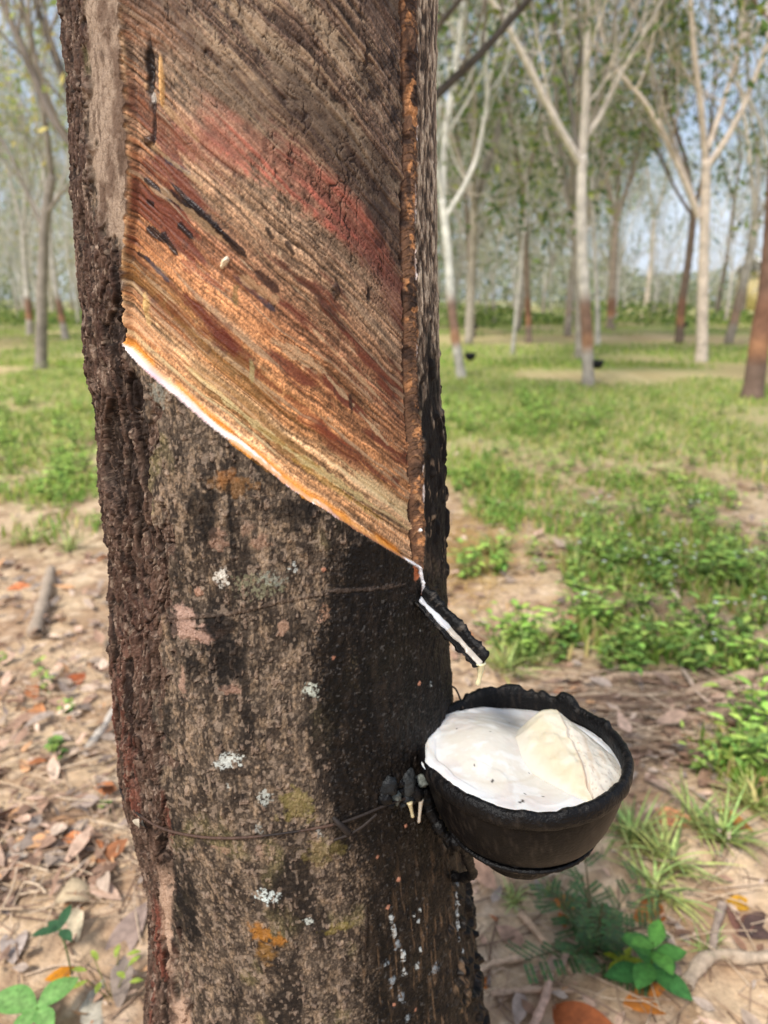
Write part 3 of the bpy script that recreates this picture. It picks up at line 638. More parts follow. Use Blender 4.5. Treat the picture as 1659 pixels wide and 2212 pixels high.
# folded lump of older latex lying on it
n_, m_ = 90, 120
v1 = np.linspace(.46, -.79, n_)[:, None]; t1 = np.linspace(-1, 1, m_)[None]
ip = lambda pts: np.interp(-v1, [-p[0] for p in pts], [p[1] for p in pts])
uL = ip([(.46,.30),(.42,.17),(.38,.07),(.28,-.03),(.13,-.09),(-.1,-.06),(-.3,.03),(-.45,.14),(-.6,.27),(-.75,.40),(-.79,.44)])
uR = ip([(.46,.46),(.38,.56),(.25,.68),(.1,.78),(-.1,.85),(-.3,.86),(-.5,.80),(-.65,.66),(-.75,.52),(-.79,.46)])
uM = .40 + .05 * (.4 - v1) * .8 + (fbm(v1 * 5 + 4, v1 * 0, 3, 319) - .5) * .07
H = ip([(.46,.0),(.42,.015),(.36,.0235),(.29,.0270),(.2,.0262),(.1,.0245),(-.1,.0205),(-.3,.0158),(-.5,.0105),(-.7,.0050),(-.79,.0)])
H = np.maximum(H, 0) * .84
uu = np.where(t1 < 0, uM + (uM - uL) * t1, uM + (uR - uM) * t1)
hl = np.where(t1 < 0, (1 - np.abs(t1) ** 2.5), .55 * (1 - np.abs(t1)) + .45 * (1 - np.abs(t1) ** 1.8)) * H
hl = hl + (fbm(uu * 5 + 3, v1 * 5 + 8, 3, 321) - .5) * .0075 * (1 - np.abs(t1) ** 4) + .0006 * np.exp(-((t1 - .02) / .05) ** 2)
hl = hl - .0022 * np.exp(-((t1 - .09) / .05) ** 2) * sstep(.3, -.2, v1)
bv = np.broadcast_to(v1, uu.shape)
P = cupP(uu, bv, latex_h(uu, bv) * .35 - .002 + hl - .004 * (np.abs(t1) > .985)).reshape(-1, 3)
tt = np.broadcast_to(t1, uu.shape).ravel(); uu = uu.ravel(); vv = bv.ravel()
lc = np.tile(lin((204, 190, 158)), (len(uu), 1)); lc = mixc(lc, lin((216, 207, 184)), sstep(.4, .65, fbm(uu * 6, vv * 6, 4, 323)))
lc = mixc(lc, lin((186, 165, 124)), sstep(.60, .80, fbm(uu * 7 + 4, vv * 7, 3, 325)) * .3)
rt = sstep(.0, .04, tt); rc = mixc(np.tile(lin((208, 198, 182)), (len(uu), 1)), lin((176, 142, 108)), sstep(.50, .72, fbm(uu * 16, vv * 5, 4, 327)) * .55)
rc = mixc(rc, lin((120, 74, 44)), sstep(.80, .86, vnoise(uu * 60, vv * 60, 329)) * .55); lc = lc * (1 - rt[:, None]) + rc * rt[:, None]
lc = mixc(lc, lin((168, 120, 84)), np.exp(-((tt - .03) / .035) ** 2) * (.35 + .5 * sstep(-.1, -.5, vv))); lc = mixc(lc, lin((216, 210, 200)), sstep(-.55, -1, tt) * .85)
lc = mixc(lc, lin((214, 206, 190)), np.full(len(lc), .35)) * .92
lump = tag(link('latex_lump', mesh_np('latex_lump', P, grid_faces(n_, m_), lc), M_LATEX), 'folded ivory lump of older latex with a brown speckled side, lying in the cup', 'latex')

# ------------------------------------------------------------------ spout
A = on_trunk(908, 1288, -.002); B = at(1040, 1433, A[1] - .036)
ax = (B - A); SL = np.linalg.norm(ax); ax /= SL
view = ray(975, 1360); view /= np.linalg.norm(view)
n0 = -view + ax * (view @ ax); n0 /= np.linalg.norm(n0); up0 = np.array([0, 0, 1.0]) - ax * ax[2]; up0 /= np.linalg.norm(up0)
nn = .62 * n0 + .38 * up0; nn /= np.linalg.norm(nn); sd_ = np.cross(nn, ax); sd_ /= np.linalg.norm(sd_)
if (sd_ @ RIGHT) < 0: sd_ = -sd_
prof = np.array([(-6.6, 3.4), (-5.4, 3.2), (-4.4, .6), (-1.5, -.9), (1.2, -.7), (3.0, .8), (4.4, 3.4), (7.0, 5.4), (9.6, 4.6), (9.8, .4), (7.2, -3.2), (1.5, -4.0), (-2.5, -4.0), (-5.6, -1.6), (-6.9, 1.2)]) * .001
ns = 70; Vs = []; 
for q in range(ns):
    t = q / (ns - 1); e = min(1, (1 - t) * 14) ** .5 * .35 + .65; g_ = 1.0
    pr = prof.copy(); 
    nz = np.array([fbm(np.array([t * 16 + 3.1]), np.array([j * .55 + 2.0]), 3, 331)[0] - .5 for j in range(len(pr))])
    cen = pr.mean(0); dv = pr - cen; dv /= np.linalg.norm(dv, axis=1, keepdims=True)
    pr = pr + dv * (nz[:, None] * .0060 * np.where(np.arange(len(pr)) > 5, 1, .45)[:, None])
    Vs.append(A + ax * (t * SL) + (pr[:, :1] * sd_ + pr[:, 1:] * nn) * e)
m = len(prof); V = np.concatenate(Vs); F = grid_faces(ns, m, True)
tip = Vs[-1].mean(0) + ax * .001; V = np.concatenate([V, tip[None]])
capF = np.array([[len(V) - 1, (ns - 1) * m + j, (ns - 1) * m + (j + 1) % m, (ns - 1) * m + (j + 2) % m] for j in range(0, m, 2)])
Cc = mixc(np.tile(BLACK, (len(V), 1)), lin((92, 84, 76)), sstep(.66, .74, fbm(V[:, 0] * 330, V[:, 2] * 330, 3, 333)) * .6)
spout = tag(empty('latex_spout', tuple(A)), 'black crusted gutter spout stuck in the bark under the cut, carrying white latex', 'spout')
link('channel', mesh_np('channel', V, np.concatenate([F, capF]), Cc), M_CRUST, spout)
Vs = []; Cs = []
for q in range(ns):
    t = .03 + .97 * q / (ns - 1); w_ = .0009 + .0024 * fbm(np.array([t * 9.]), np.array([1.]), 3, 335)[0] + .0008 * (t > .8); o_ = -.0012 + (fbm(np.array([t * 7.]), np.array([5.]), 3, 336)[0] - .5) * .003 + .0010 * t
    for j in range(7):
        f_ = j / 6 * 2 - 1; Vs.append(A + ax * (t * SL) + sd_ * (o_ + f_ * w_) + nn * (-.0010 + .0016 * math.sqrt(max(0, 1 - f_ * f_)) + .0012 * abs(f_) * .4))
    Cs += [lin(np.array((196, 196, 200) if t < .5 else (184, 174, 162)) * (.80 + .3 * float(fbm(np.array([t * 14.]), np.array([2.]), 3, 337)[0])))] * 7
link('latex_stream', mesh_np('latex_stream', np.array(Vs), grid_faces(ns, 7), np.array(Cs)), M_LATEX, spout)
mb = MB(); D0 = A + ax * SL * .985 - nn * .001; D1 = at(1030, 1479, D0[1]); D1[1] = D0[1] - .001
tt_ = np.linspace(0, 1, 22)[:, None]; pts = D0 * (1 - tt_) + D1 * tt_ + np.array([0.0011, 0, 0]) * np.sin(tt_ * 3)
rd = np.interp(tt_[:, 0], [0, .12, .4, .7, .86, .95, 1], [.0042, .0036, .0021, .0015, .0021, .0020, .0004]); mb.tube(pts, rd, lin((206, 198, 160)), k=12)
mb.build('drip', M_LATEX, spout)

# ------------------------------------------------------------------ clots of latex where the hanger meets the bark
def blob(mb, p, r, c_, seed, sq=(1, 1, 1)):
    n, m = 10, 14; ph = np.linspace(0.02, math.pi - .02, n)[:, None]; az = (np.arange(m) * 2 * math.pi / m)[None]
    d = np.stack([np.sin(ph) * np.cos(az), np.sin(ph) * np.sin(az), np.cos(ph) + 0 * az], -1)
    k_ = 1 + (fbm(d[..., 0] * 1.6 + seed * 3.1 + 5, d[..., 2] * 1.6 + d[..., 1] * 1.3 + 9, 3, 340) - .5) * 1.0
    mb.add((np.asarray(p) + d * k_[..., None] * r * np.array(sq)).reshape(-1, 3), grid_faces(n, m, True), lin(c_))
clot = tag(empty('congealed_latex', tuple(on_trunk(870, 1700))), 'black and grey latex clots with two ivory drips on bark beside the cup', 'latex')
mb = MB(); rg = random.Random(5)
for px, py, r in [(842,1700,5),(850,1712,4.5),(866,1693,5.5),(872,1706,5),(884,1700,4.5),(894,1690,5),(902,1703,4.5),(878,1722,4),(905,1688,4),(858,1725,3.5),(893,1718,4),(838,1722,3.5),(826,1728,3),(846,1735,3),(868,1738,3),(912,1712,4)]:
    cc = rg.choice([(44, 46, 47), (16, 17, 20), (12, 12, 14), (16, 16, 18), (26, 28, 30), (104, 108, 102)]); blob(mb, on_trunk(px + rg.uniform(-6, 6), py + rg.uniform(-6, 6), -.0005), r * .0010 * rg.uniform(.5, 1.9), cc, rg.random() * 9, (rg.uniform(.8, 1.5), .8, rg.uniform(.8, 1.5)))
mb.build('clot', M_CRUST, clot)
for x0, y0, x1, y1, cc in [(875,1726,880,1758,(186,172,136)),(899,1718,892,1770,(176,164,148))]:
    mb = MB(); a_, b_ = on_trunk(x0, y0, .005), on_trunk(x1, y1, .006); t_ = np.linspace(0, 1, 14)[:, None]
    mb.tube(a_ * (1 - t_) + b_ * t_, np.interp(t_[:, 0], [0, .3, .7, .92, 1], [.0024, .0016, .0012, .0015, .0004]), lin(cc), k=10); mb.build('drip', M_LATEX, clot)

# ------------------------------------------------------------------ wire round the trunk, scrap, hanger
def smooth(pts, n=80):
    pts = np.asarray(pts, float); d = np.r_[0, np.cumsum(np.linalg.norm(np.diff(pts, axis=0), axis=1))]; t = np.linspace(0, d[-1], n)
    q = np.stack([np.interp(t, d, pts[:, i]) for i in range(3)], -1)
    for _ in range(3): q[1:-1] = (q[:-2] + 2 * q[1:-1] + q[2:]) / 4
    return q
wire = tag(empty('binding_wire', tuple(on_trunk(530, 1805))), 'thin rusty wire tied tightly round the lower trunk, twisted off near the cup', 'wire')
WP = [(270,1716),(300,1752),(330,1774),(360,1788),(400,1798),(450,1805),(500,1806),(550,1803),(600,1797),(650,1790),(700,1781),(740,1772),(780,1757),(815,1742),(850,1728),(905,1712)]
w3 = [on_trunk(x, y, .0022) for x, y in WP]
(ta, za), (tb, zb) = hit(*WP[0]), hit(*WP[-1])
back = [surf(tb + (ta + 2 * math.pi - tb) * t, zb + (za - zb) * t, .004) for t in np.linspace(.03, .985, 46)]
mb = MB(); pts = smooth(w3 + back + [w3[0]], 320); rd = .00095 + .0003 * (vnoise(np.linspace(0, 60, 320), np.zeros(320), 351) - .3)
cw_ = mixc(np.tile(lin((38, 31, 28)), (320, 1)), lin((80, 60, 50)), sstep(.4, .6, vnoise(np.linspace(0, 40, 320), np.zeros(320), 352))); mb.tube(pts, rd, cw_, k=8, cap=False); mb.build('loop', M_WIRE, wire)
mb = MB(); mb.tube(smooth([on_trunk(718,1806,.004), on_trunk(745,1793,.006), on_trunk(775,1775,.006), on_trunk(806,1750,.005)], 20), .0010, lin((44, 36, 32)), k=7)
mb.build('twisted_end', M_WIRE, wire)
mb = MB(); mb.tube(smooth([on_trunk(716,1757,.004), on_trunk(728,1766,.008), on_trunk(746,1786,.006)], 16), np.linspace(.0016, .0028, 16), lin((38, 32, 29)), k=8); mb.build('knot', M_WIRE, wire)
mb = MB()
pS = on_trunk(316, 1760, .006); nS = surf(hit(316, 1760)[0], 1, .1) - surf(hit(316, 1760)[0], 1, 0)
mb.leaf(pS, (-.25, 0, -1), nS, .010, .010, lin((186, 176, 158)), curl=.5, fold=.5, n=6); mb.leaf(pS + np.array([.003, -.001, 0]), (.3, -.1, -1), nS, .008, .007, lin((78, 74, 70)), curl=.4, fold=.6, n=6)
tag(mb.build('papery_scrap', M_LITTER), 'tiny pale papery scrap caught under the rusty wire at the trunk edge', 'scrap')
hang = tag(empty('cup_hanger', tuple(at(1000, 1885, .5))), 'black crusted wire bracket holding the cup against the trunk', 'hanger')
def crusty(mb, pts, r, n=60, seed=1):
    q = smooth(pts, n); rd = r * (.7 + .8 * fbm(np.linspace(0, n * .35, n), np.zeros(n), 3, seed)); mb.tube(q, rd, BLACK, k=10, wob=.14)
mb = MB(); a_ = np.linspace(R(20), R(380), 120); crusty(mb, cupP(np.cos(a_) * .73, np.sin(a_) * .73, -.0610), .0018, 200, 361); mb.build('ring', M_CRUST, hang)
lf = cupP(-.70, -.02, -.063); mb = MB(); crusty(mb, [on_trunk(978, 1893, -.004), at(998, 1897, lf[1] + .02), at(1022, 1889, lf[1] + .006), cupP(-.62, -.25, -.066)], .0036, 40, 363); mb.build('arm', M_CRUST, hang)
mb = MB(); crusty(mb, [on_trunk(915, 1700, .0), at(925, 1745, CUP_Y - .004), at(950, 1790, CUP_Y - .010), at(985, 1828, CUP_Y - .012), cupP(-.66, -.30, -.062)], .0046, 60, 365); mb.build('brace', M_CRUST, hang)
mb = MB(); mb.tube(smooth([on_trunk(972, 1478, -.002), at(984, 1487, .55), at(992, 1503, .545), at(1000, 1530, .53)], 24), .0009, lin((52, 42, 36)), k=6); mb.build('wire_end', M_WIRE, hang)
# ------------------------------------------------------------------ ground
rng = np.random.default_rng(11)
def axis_(a, b, fine_lo, fine_hi, step, far):
    mid = np.arange(fine_lo, fine_hi, step); out = [mid[0]]; s = step
    lo = []; x = fine_lo
    while x > a: s *= 1.18; x -= s; lo.append(x)
    hi = []; s = step; x = mid[-1]
    while x < b: s *= 1.18; x += s; hi.append(x)
    return np.array(lo[::-1] + list(mid) + hi)
GX = axis_(-260, 260, -2.2, 3.0, .022, 0); GY = axis_(-60, 420, .5, 4.5, .022, 0)
def ground_h(x, y):
    fade = 1 / (1 + (np.hypot(x, y) / 14) ** 2)
    return ((fbm(x * 1.3 + 40, y * 1.3 + 40, 3, 401) - .5) * .07 + (fbm(x * 9, y * 9, 3, 403) - .5) * .018 + (fbm(x * 40, y * 40, 2, 405) - .5) * .006) * fade
gx, gy = np.meshgrid(GX, GY); gz = ground_h(gx, gy)
# how green: patches given where they lie on the ground
PATCH = []                                           # (x, y, rx, ry, weight)
def patch(px, py, rpx, rpy, w):
    c_ = ground_at(px, py); e = ground_at(px + rpx, py); f1_ = ground_at(px, py + rpy); f2_ = ground_at(px, max(py - rpy, 672)); PATCH.append((c_[0], (f1_[1] + f2_[1]) / 2, abs(e[0] - c_[0]), max(.05, (f2_[1] - f1_[1]) / 2), w))
for p in [(100,925,150,70,1.0),(60,1000,160,45,.7),(110,1070,140,50,.8),(120,1150,150,50,.5),(120,830,180,50,.9),(140,1180,110,40,.35),(1130,900,170,50,1.0),(1040,1040,90,80,1.0),(1080,1110,80,50,.8),(1330,880,260,50,.75),(1300,960,300,60,.7),(1420,1060,200,60,.6),(1600,1000,160,70,.65),(1500,920,200,50,.7),(1450,1190,210,70,1.0),(1340,1250,160,60,.95),(1600,1290,160,80,1.0),(1380,1400,190,65,.95),(1560,1430,120,60,.9),(1150,1420,110,50,.6),(1040,1230,70,40,.6),(1010,1330,40,30,.3),(1150,1080,150,80,.62),(1240,1150,120,60,.6),(1600,1680,90,110,.75),(1420,1850,90,80,.45),(1280,1990,60,60,.4)]:
    patch(*p)
def green(x, y):
    g_ = np.zeros_like(x, dtype=float)
    for (a, b, ra, rb, w) in PATCH:
        d = np.hypot((x - a) / ra, (y - b) / rb); g_ = np.maximum(g_, w * sstep(1.25, .45, d))
    far = sstep(4.2, 6.5, y) * (.95 - .5 * 1.5 * sstep(.50, .64, fbm(x * .45 + 9, y * .45 + 3, 3, 407)) - .85 * np.exp(-((y - 20.5) / 2.6) ** 2) * sstep(-2, 1, x) - .6 * np.exp(-((y - 7.6 + .25 * x) / .8) ** 2) * sstep(.5, 2, x) - .35 * np.exp(-((y - 14) / 1.0) ** 2))
    return np.clip(np.maximum(g_, far) + (fbm(x * 4, y * 4, 3, 409) - .5) * .35, 0, 1)
gf = lambda a: a.ravel()
X_, Y_ = gf(gx), gf(gy); gr = green(X_, Y_)
nA = fbm(X_ * 7, Y_ * 7, 4, 411); nB = fbm(X_ * 45, Y_ * 45, 4, 413)
gc = mixc(np.tile(lin((200, 173, 141)), (len(X_), 1)), lin((166, 136, 108)), sstep(.42, .62, nA)); gc = mixc(gc, lin((222, 198, 172)), sstep(.55, .7, nB) * .6); gc = mixc(gc, lin((120, 94, 76)), sstep(.60, .75, fbm(X_ * 22, Y_ * 22, 4, 415)) * .55)
gc = mixc(gc, lin((206, 182, 132)), sstep(3.5, 6, Y_) * .5)
gc = mixc(gc, lin((148, 162, 92)), gr * sstep(3, 7, Y_) * .8); gc = mixc(gc, lin((146, 144, 94)), gr * .4)
M_SOIL = tint_mat('sandy_soil', rough=0.95, noise_scale=60, amount=0.25, bump=0.8, bump_scale=140, bump_dist=0.006, spec=.15)
ground = tag(link('ground', mesh_np('ground', np.stack([X_, Y_, gf(gz)], -1), grid_faces(len(GY), len(GX)), gc), M_SOIL), kind='structure')
def gpt(x, y, dz=0.0): return np.array([x, y, float(ground_h(np.array([x]), np.array([y]))[0]) + dz])
def gpx(px, py, dz=0.0): q = ground_at(px, py); return gpt(q[0], q[1], dz)

# ------------------------------------------------------------------ dry leaves and twigs nobody could count
LEAFC = [((196,164,142),4),((168,134,112),3),((212,186,164),3),((184,118,76),.4),((168,150,136),2.4),((134,102,82),1.0),((204,156,114),.8),((150,132,120),1.2)]
lw_ = np.array([w for _, w in LEAFC]); lw_ = lw_ / lw_.sum()
def leafcol(): 
    c_ = np.array(LEAFC[rng.choice(len(LEAFC), p=lw_)][0]) * rng.uniform(.8, 1.12); return lin(np.clip(c_, 0, 255))
def in_view_margin(x, y): return y > .45 and abs(x) < .75 * y + .6
mb = MB()
def litter(x, y, s=1.0):
    a_ = rng.uniform(0, 2 * math.pi); tilt = rng.normal(0, .28); d = np.array([math.cos(a_), math.sin(a_), tilt]); nrm = np.array([rng.normal(0, .35), rng.normal(0, .35), 1]); Ln = rng.choice([rng.uniform(.04, .09), rng.uniform(.008, .035)], p=[.36, .64]) * s
    c_ = leafcol(); p = gpt(x, y, .006 + max(0, -tilt) * Ln + rng.uniform(0, .012))
    mb.leaf(p, d, nrm, Ln, Ln * rng.uniform(.32, .48), c_, curl=rng.uniform(-.6, .9), fold=rng.uniform(-.2, .4), n=4, shape=rng.uniform(.55, 1.6), c2=c_ * .8, roll=rng.uniform(0, .35))
cnt = 0
def keep(x, y, dens): return rng.random() < dens * (1 - .75 * float(green(np.array([x]), np.array([y]))[0]))
for _ in range(8000):
    y = rng.uniform(.55, 5.5); x = rng.uniform(-.75 * y - .5, .75 * y + .5)
    d_ = .36 if x > -.1 else .34
    # bare sand below the cup and round the left foot
    bare = math.exp(-((x - .55) / .35) ** 2 - ((y - 1.15) / .30) ** 2) + math.exp(-((x + .55) / .16) ** 2 - ((y - 1.02) / .12) ** 2)
    if math.hypot(x - _cx[0], y - TY) < .24: continue
    if keep(x, y, d_ * (1 - .9 * min(1, bare))): litter(x, y)
for _ in range(1900):
    y = rng.uniform(.6, 2.4); x = rng.uniform(-.75 * y - .2, .75 * y + .2)
    if math.hypot(x - _cx[0], y - TY) > .2: litter(x, y, .42)
for _ in range(1000):                                 # thicker drift behind the cup and on the far left
    if rng.random() < .5: q = ground_at(rng.uniform(1180, 1700), rng.uniform(1480, 1720))
    else: q = ground_at(rng.uniform(-60, 260), rng.uniform(1200, 1930))
    litter(q[0], q[1], .95)
for _ in range(4200):
    y = rng.uniform(.55, 5); x = rng.uniform(-.75 * y - .4, .75 * y + .4); a_ = rng.uniform(0, 6.28); Ln = rng.uniform(.03, .16)
    if math.hypot(x - _cx[0], y - TY) < .22: continue
    p = gpt(x, y, .005); q = gpt(x + Ln * math.cos(a_), y + Ln * math.sin(a_), .008); md = (p + q) / 2 + rng.normal(0, .006, 3) * [1, 1, .4]
    mb.tube([p, md, q], rng.uniform(.0007, .0022), lin(np.array([[168, 140, 116], [120, 96, 78], [190, 166, 142]][rng.integers(3)])), k=4, cap=False)
def straws(n, x0, x1, y0, y1, l0, l1, spread_, rm=.0036):
    for _ in range(n):
        q = ground_at(rng.uniform(x0, x1), rng.uniform(y0, y1)); a_ = rng.normal(0, spread_); Ln = rng.uniform(l0, l1); p = gpt(q[0] - Ln * .5 * math.cos(a_), q[1] - Ln * .5 * math.sin(a_), .012 + rng.uniform(0, .02)); e = gpt(q[0] + Ln * .5 * math.cos(a_), q[1] + Ln * .5 * math.sin(a_), .010 + rng.uniform(0, .02)); md = (p + e) / 2 + rng.normal(0, .012, 3) * [.6, 1, .3]
        mb.tube(smooth([p, md, e], 7), rng.uniform(.0006, rm) * rng.uniform(.5, 1), lin(np.array([[196, 170, 142], [160, 132, 108], [212, 188, 160], [136, 110, 92]][rng.integers(4)])), k=5, cap=False)
straws(330, 1090, 1720, 1465, 1650, .10, .42, .35); straws(170, -60, 330, 1450, 2000, .05, .2, .8, .0024); straws(70, 980, 1680, 1780, 2230, .04, .16, 1.2, .0016); straws(120, 980, 1500, 1000, 1330, .05, .2, .8)
tag(mb.build('leaf_litter', M_LITTER), kind='stuff')

# ------------------------------------------------------------------ leaves, sticks and plants one can tell apart
def one_leaf(px, py, ang_, Ln, w, c_, label, lift=.008, curl=.5, fold=.25, tilt=0.1, name='fallen_leaf'):
    m_ = MB(); p = gpx(px, py, lift); d = np.array([math.cos(ang_), math.sin(ang_), tilt]); m_.leaf(p - d * Ln * .5, d, (.1, -.25, 1), Ln, w, lin(c_), curl=curl, fold=fold, n=10, c2=lin(c_) * .75, roll=.15)
    o = m_.build(name, M_LITTER); tag(o, label, 'leaf', 'dry leaves lying on the sand'); return o
one_leaf(145,2096,.35,.072,.026,(206,134,30),'small yellow orange leaf lying on bare sand left of the trunk',curl=.7)
one_leaf(272,2020,1.25,.15,.05,(158,136,124),'long greyish mauve leaf leaning upright close to the trunk',tilt=.5,curl=.3)
one_leaf(1235,2205,2.9,.135,.06,(150,82,44),'large glossy brown leaf on the sand below the cup',lift=.03,curl=.8,fold=-.15)
one_leaf(1410,1965,.4,.09,.045,(176,110,54),'orange brown leaf showing beside the grass tuft')
one_leaf(1415,2145,.15,.11,.05,(196,122,52),'orange leaf lying under the glossy green seedling')
one_leaf(1440,1775,2.7,.12,.05,(206,140,100),'pinkish tan curled leaf on the sand behind the grass tuft')
one_leaf(1545,1770,2.5,.15,.05,(176,122,60),'long ochre leaf folded among green weeds',curl=1.0,fold=.5)
one_leaf(1600,1965,1.2,.10,.05,(120,84,72),'dark mauve brown leaf on bare sand, bent along its middle',tilt=.2)
one_leaf(1650,1990,.3,.11,.05,(86,66,60),'darkest curled leaf lying on a dry root')
one_leaf(1530,1605,2.2,.075,.035,(206,120,66),'small orange leaf standing in the litter behind the cup',tilt=.4)
one_leaf(1600,1945,.2,.075,.03,(198,146,40),'yellow green leaf blade lying flat near the dark leaves')
one_leaf(1222,1948,.1,.055,.03,(206,128,62),'little orange leaf on the sand below the foot of the cup')
one_leaf(1217,1985,1.4,.045,.02,(196,108,50),'tiny rust red leaf beside the feathery plant')
one_leaf(1035,2095,1.8,.07,.02,(198,118,56),'thin curled orange leaf against the base of the trunk',curl=1.6)
one_leaf(1210,1500,1.0,.06,.035,(170,104,66),'rusty leaf upright right behind the rim of the cup',tilt=.7)
one_leaf(45,1275,.4,.10,.05,(214,132,86),'salmon orange leaf on sand between the green patch and the log')
one_leaf(75,1540,2.6,.10,.04,(196,134,88),'tan orange leaf below the small green seedlings')
one_leaf(165,1480,1.3,.10,.05,(170,92,54),'rust brown leaf standing beside the short log',tilt=.45)
one_leaf(60,1845,.8,.09,.045,(198,182,166),'pale cream leaf half buried in the litter',curl=.9)
one_leaf(30,2030,2.0,.10,.045,(176,160,150),'grey leaf at the edge of the bare sand')
def stick(pts, r, c_, label, name='fallen_stick', grp='sticks lying on the ground'):
    m_ = MB(); q = smooth([gpx(x, y, dz) for x, y, dz in pts], 40); m_.tube(q, r * (1 + .25 * (vnoise(np.linspace(0, 9, 40), np.zeros(40), int(pts[0][0])) - .5) * 2), lin(c_), k=9, wob=.06); tag(m_.build(name, M_STICK), label, 'stick', grp)
stick([(78,1395,.03),(100,1310,.025),(112,1240,.02)],.022,(164,146,128),'short thick grey log lying on sand near the trunk')
stick([(185,1640,.01),(225,1590,.02),(250,1555,.03)],.010,(190,178,164),'pale peeled stick leaning toward the trunk above the litter')
stick([(0,1945,.008),(90,1920,.010),(200,1895,.008)],.006,(112,92,78),'thin dark twig across the litter beside the trunk')
one_leaf(207,2190,1.75,.16,.062,(196,186,168),'broad pale slab of fallen bark beside the trunk foot',name='bark_slab',curl=.25,fold=-.35)
stick([(1230,1495,.014),(1340,1478,.016),(1470,1472,.018)],.012,(196,168,142),'straight tan stick lying under the green weeds')
stick([(1480,1520,.016),(1560,1490,.02),(1700,1448,.03)],.016,(184,156,132),'thick bleached branch in the dry pile beyond the cup')
stick([(1250,1530,.012),(1360,1545,.014),(1440,1500,.012)],.010,(150,124,102),'crooked brown stick in the dry pile beyond the cup')
stick([(1390,1600,.012),(1500,1560,.014),(1640,1545,.012)],.008,(176,146,120),'slender branch in the drift of dry leaves')
stick([(1125,1975,.012),(1180,2040,.014),(1240,2100,.012)],.0065,(182,152,124),'straight dry stem pointing at the feathery plant')
stick([(1150,2230,.02),(1175,2170,.02),(1190,2110,.02)],.006,(186,152,132),'short pinkish stem between trunk and glossy seedling')
stick([(1010,2120,.01),(1060,2085,.014),(1130,2065,.01)],.005,(196,166,138),'thin forked twig at the base of the trunk')
stick([(1060,2150,.01),(1140,2140,.012),(1240,2132,.01)],.005,(178,150,126),'long thin twig on the sand below the cup')
stick([(1482,2120,.012),(1520,2075,.02),(1560,2060,.018),(1600,2072,.02),(1665,2060,.01)],.011,(176,156,134),'bent grey root crossing the sand near the glossy seedling')
stick([(1500,2150,.006),(1520,2190,.008),(1515,2240,.006)],.005,(190,162,132),'short twig on sand under the bent root')
stick([(1560,1955,.02),(1545,2010,.02),(1540,2050,.01)],.008,(150,132,118),'grey twig standing by the dark leaves')
stick([(1090,1395,.02),(1140,1420,.02),(1165,1440,.02)],.005,(206,182,150),'pale straw stem lying in the weeds above the cup')
m_ = MB(); blob(m_, gpx(1335,2062,.01), .011, (226, 216, 206), 3.3); tag(m_.build('white_pebble', M_STICK), 'small white pebble on the sand beside the feathery plant', 'pebble')
m_ = MB(); m_.leaf(gpx(120,1965,.02), (.8, .4, .25), (0, -.3, 1), .085, .05, lin((186, 166, 136)), curl=1.3, fold=.5, n=8, roll=.4); m_.leaf(gpx(165,1975,.02), (.3, -.7, .2), (0, 0, 1), .07, .03, lin((190, 174, 146)), curl=1.0, fold=.5, n=8, roll=.4); tag(m_.build('dry_husk', M_LITTER), 'torn cream coloured husk lying on the sand left of the trunk', 'husk')

# plants -----------------------------------------------------------
def weed_mesh(seed, h, stems, leaves, Ll, Lw, tone, grassy=False):
    r_ = random.Random(seed); lf, st = MB(), MB()
    for s_ in range(stems):
        a_ = r_.uniform(0, 6.28); lean = r_.uniform(.1, .75); hh = h * r_.uniform(.6, 1.1)
        tip_ = np.array([math.cos(a_) * lean * hh, math.sin(a_) * lean * hh, hh]); pts = [np.array([math.cos(a_) * .004, math.sin(a_) * .004, -.01]) + (tip_) * t + np.array([0, 0, -.1 * hh * math.sin(t * 3)]) * 0 for t in np.linspace(0, 1, 6)]
        st.tube(pts, np.linspace(.0022, .0009, 6) * (h / .15) ** .5, lin((86, 110, 50)), k=4, cap=False)
        for l_ in range(leaves):
            t = (l_ + .6) / leaves; p = pts[0] + (pts[-1] - pts[0]) * t; b = a_ + l_ * 2.4 + r_.uniform(-.5, .5)
            tn_ = np.array(tone) * r_.uniform(.7, 1.25) + np.array([r_.uniform(-6, 22), r_.uniform(-6, 8), 0]); cc = lin(np.clip(tn_, 5, 255))
            lf.leaf(p, (math.cos(b), math.sin(b), r_.uniform(.0, .55)), (0, 0, 1), Ll * r_.uniform(.65, 1.2), Lw * r_.uniform(.7, 1.2), cc, curl=r_.uniform(.2, 1.0), fold=.22, n=5, c2=cc * 1.15)
    return lf.mesh('leaves'), st.mesh('stem')
def grass_mesh(seed, n, h, tone):
    r_ = random.Random(seed); m_ = MB()
    for _ in range(n):
        a_ = r_.uniform(0, 6.28); L_ = h * r_.uniform(.5, 1.15); el = r_.uniform(.5, 1.45); cc = lin(np.clip(np.array(tone) * r_.uniform(.7, 1.25) + np.array([r_.uniform(-5, 25), 0, 0]), 5, 255))
        m_.leaf(np.array([r_.gauss(0, .012), r_.gauss(0, .012), -.004]), (math.cos(a_) * math.cos(el), math.sin(a_) * math.cos(el), math.sin(el)), (-math.cos(a_) * math.sin(el), -math.sin(a_) * math.sin(el), math.cos(el)), L_, h * .035 + .002, cc, curl=r_.uniform(.3, 1.3), fold=.3, n=6, shape=.6)
    return m_.mesh('blades')
def plant(name, meshes, loc, rz, s, label, cat, group=None):
    o = tag(empty(name, tuple(loc)), label, cat, group); o.rotation_euler = (0, 0, rz); o.scale = (s, s, s)
    for nm, me in meshes: 
        q = bpy.data.objects.new(nm, me); COL.objects.link(q); q.parent = o
        if not me.materials: me.materials.append(M_PLANT)
    return o
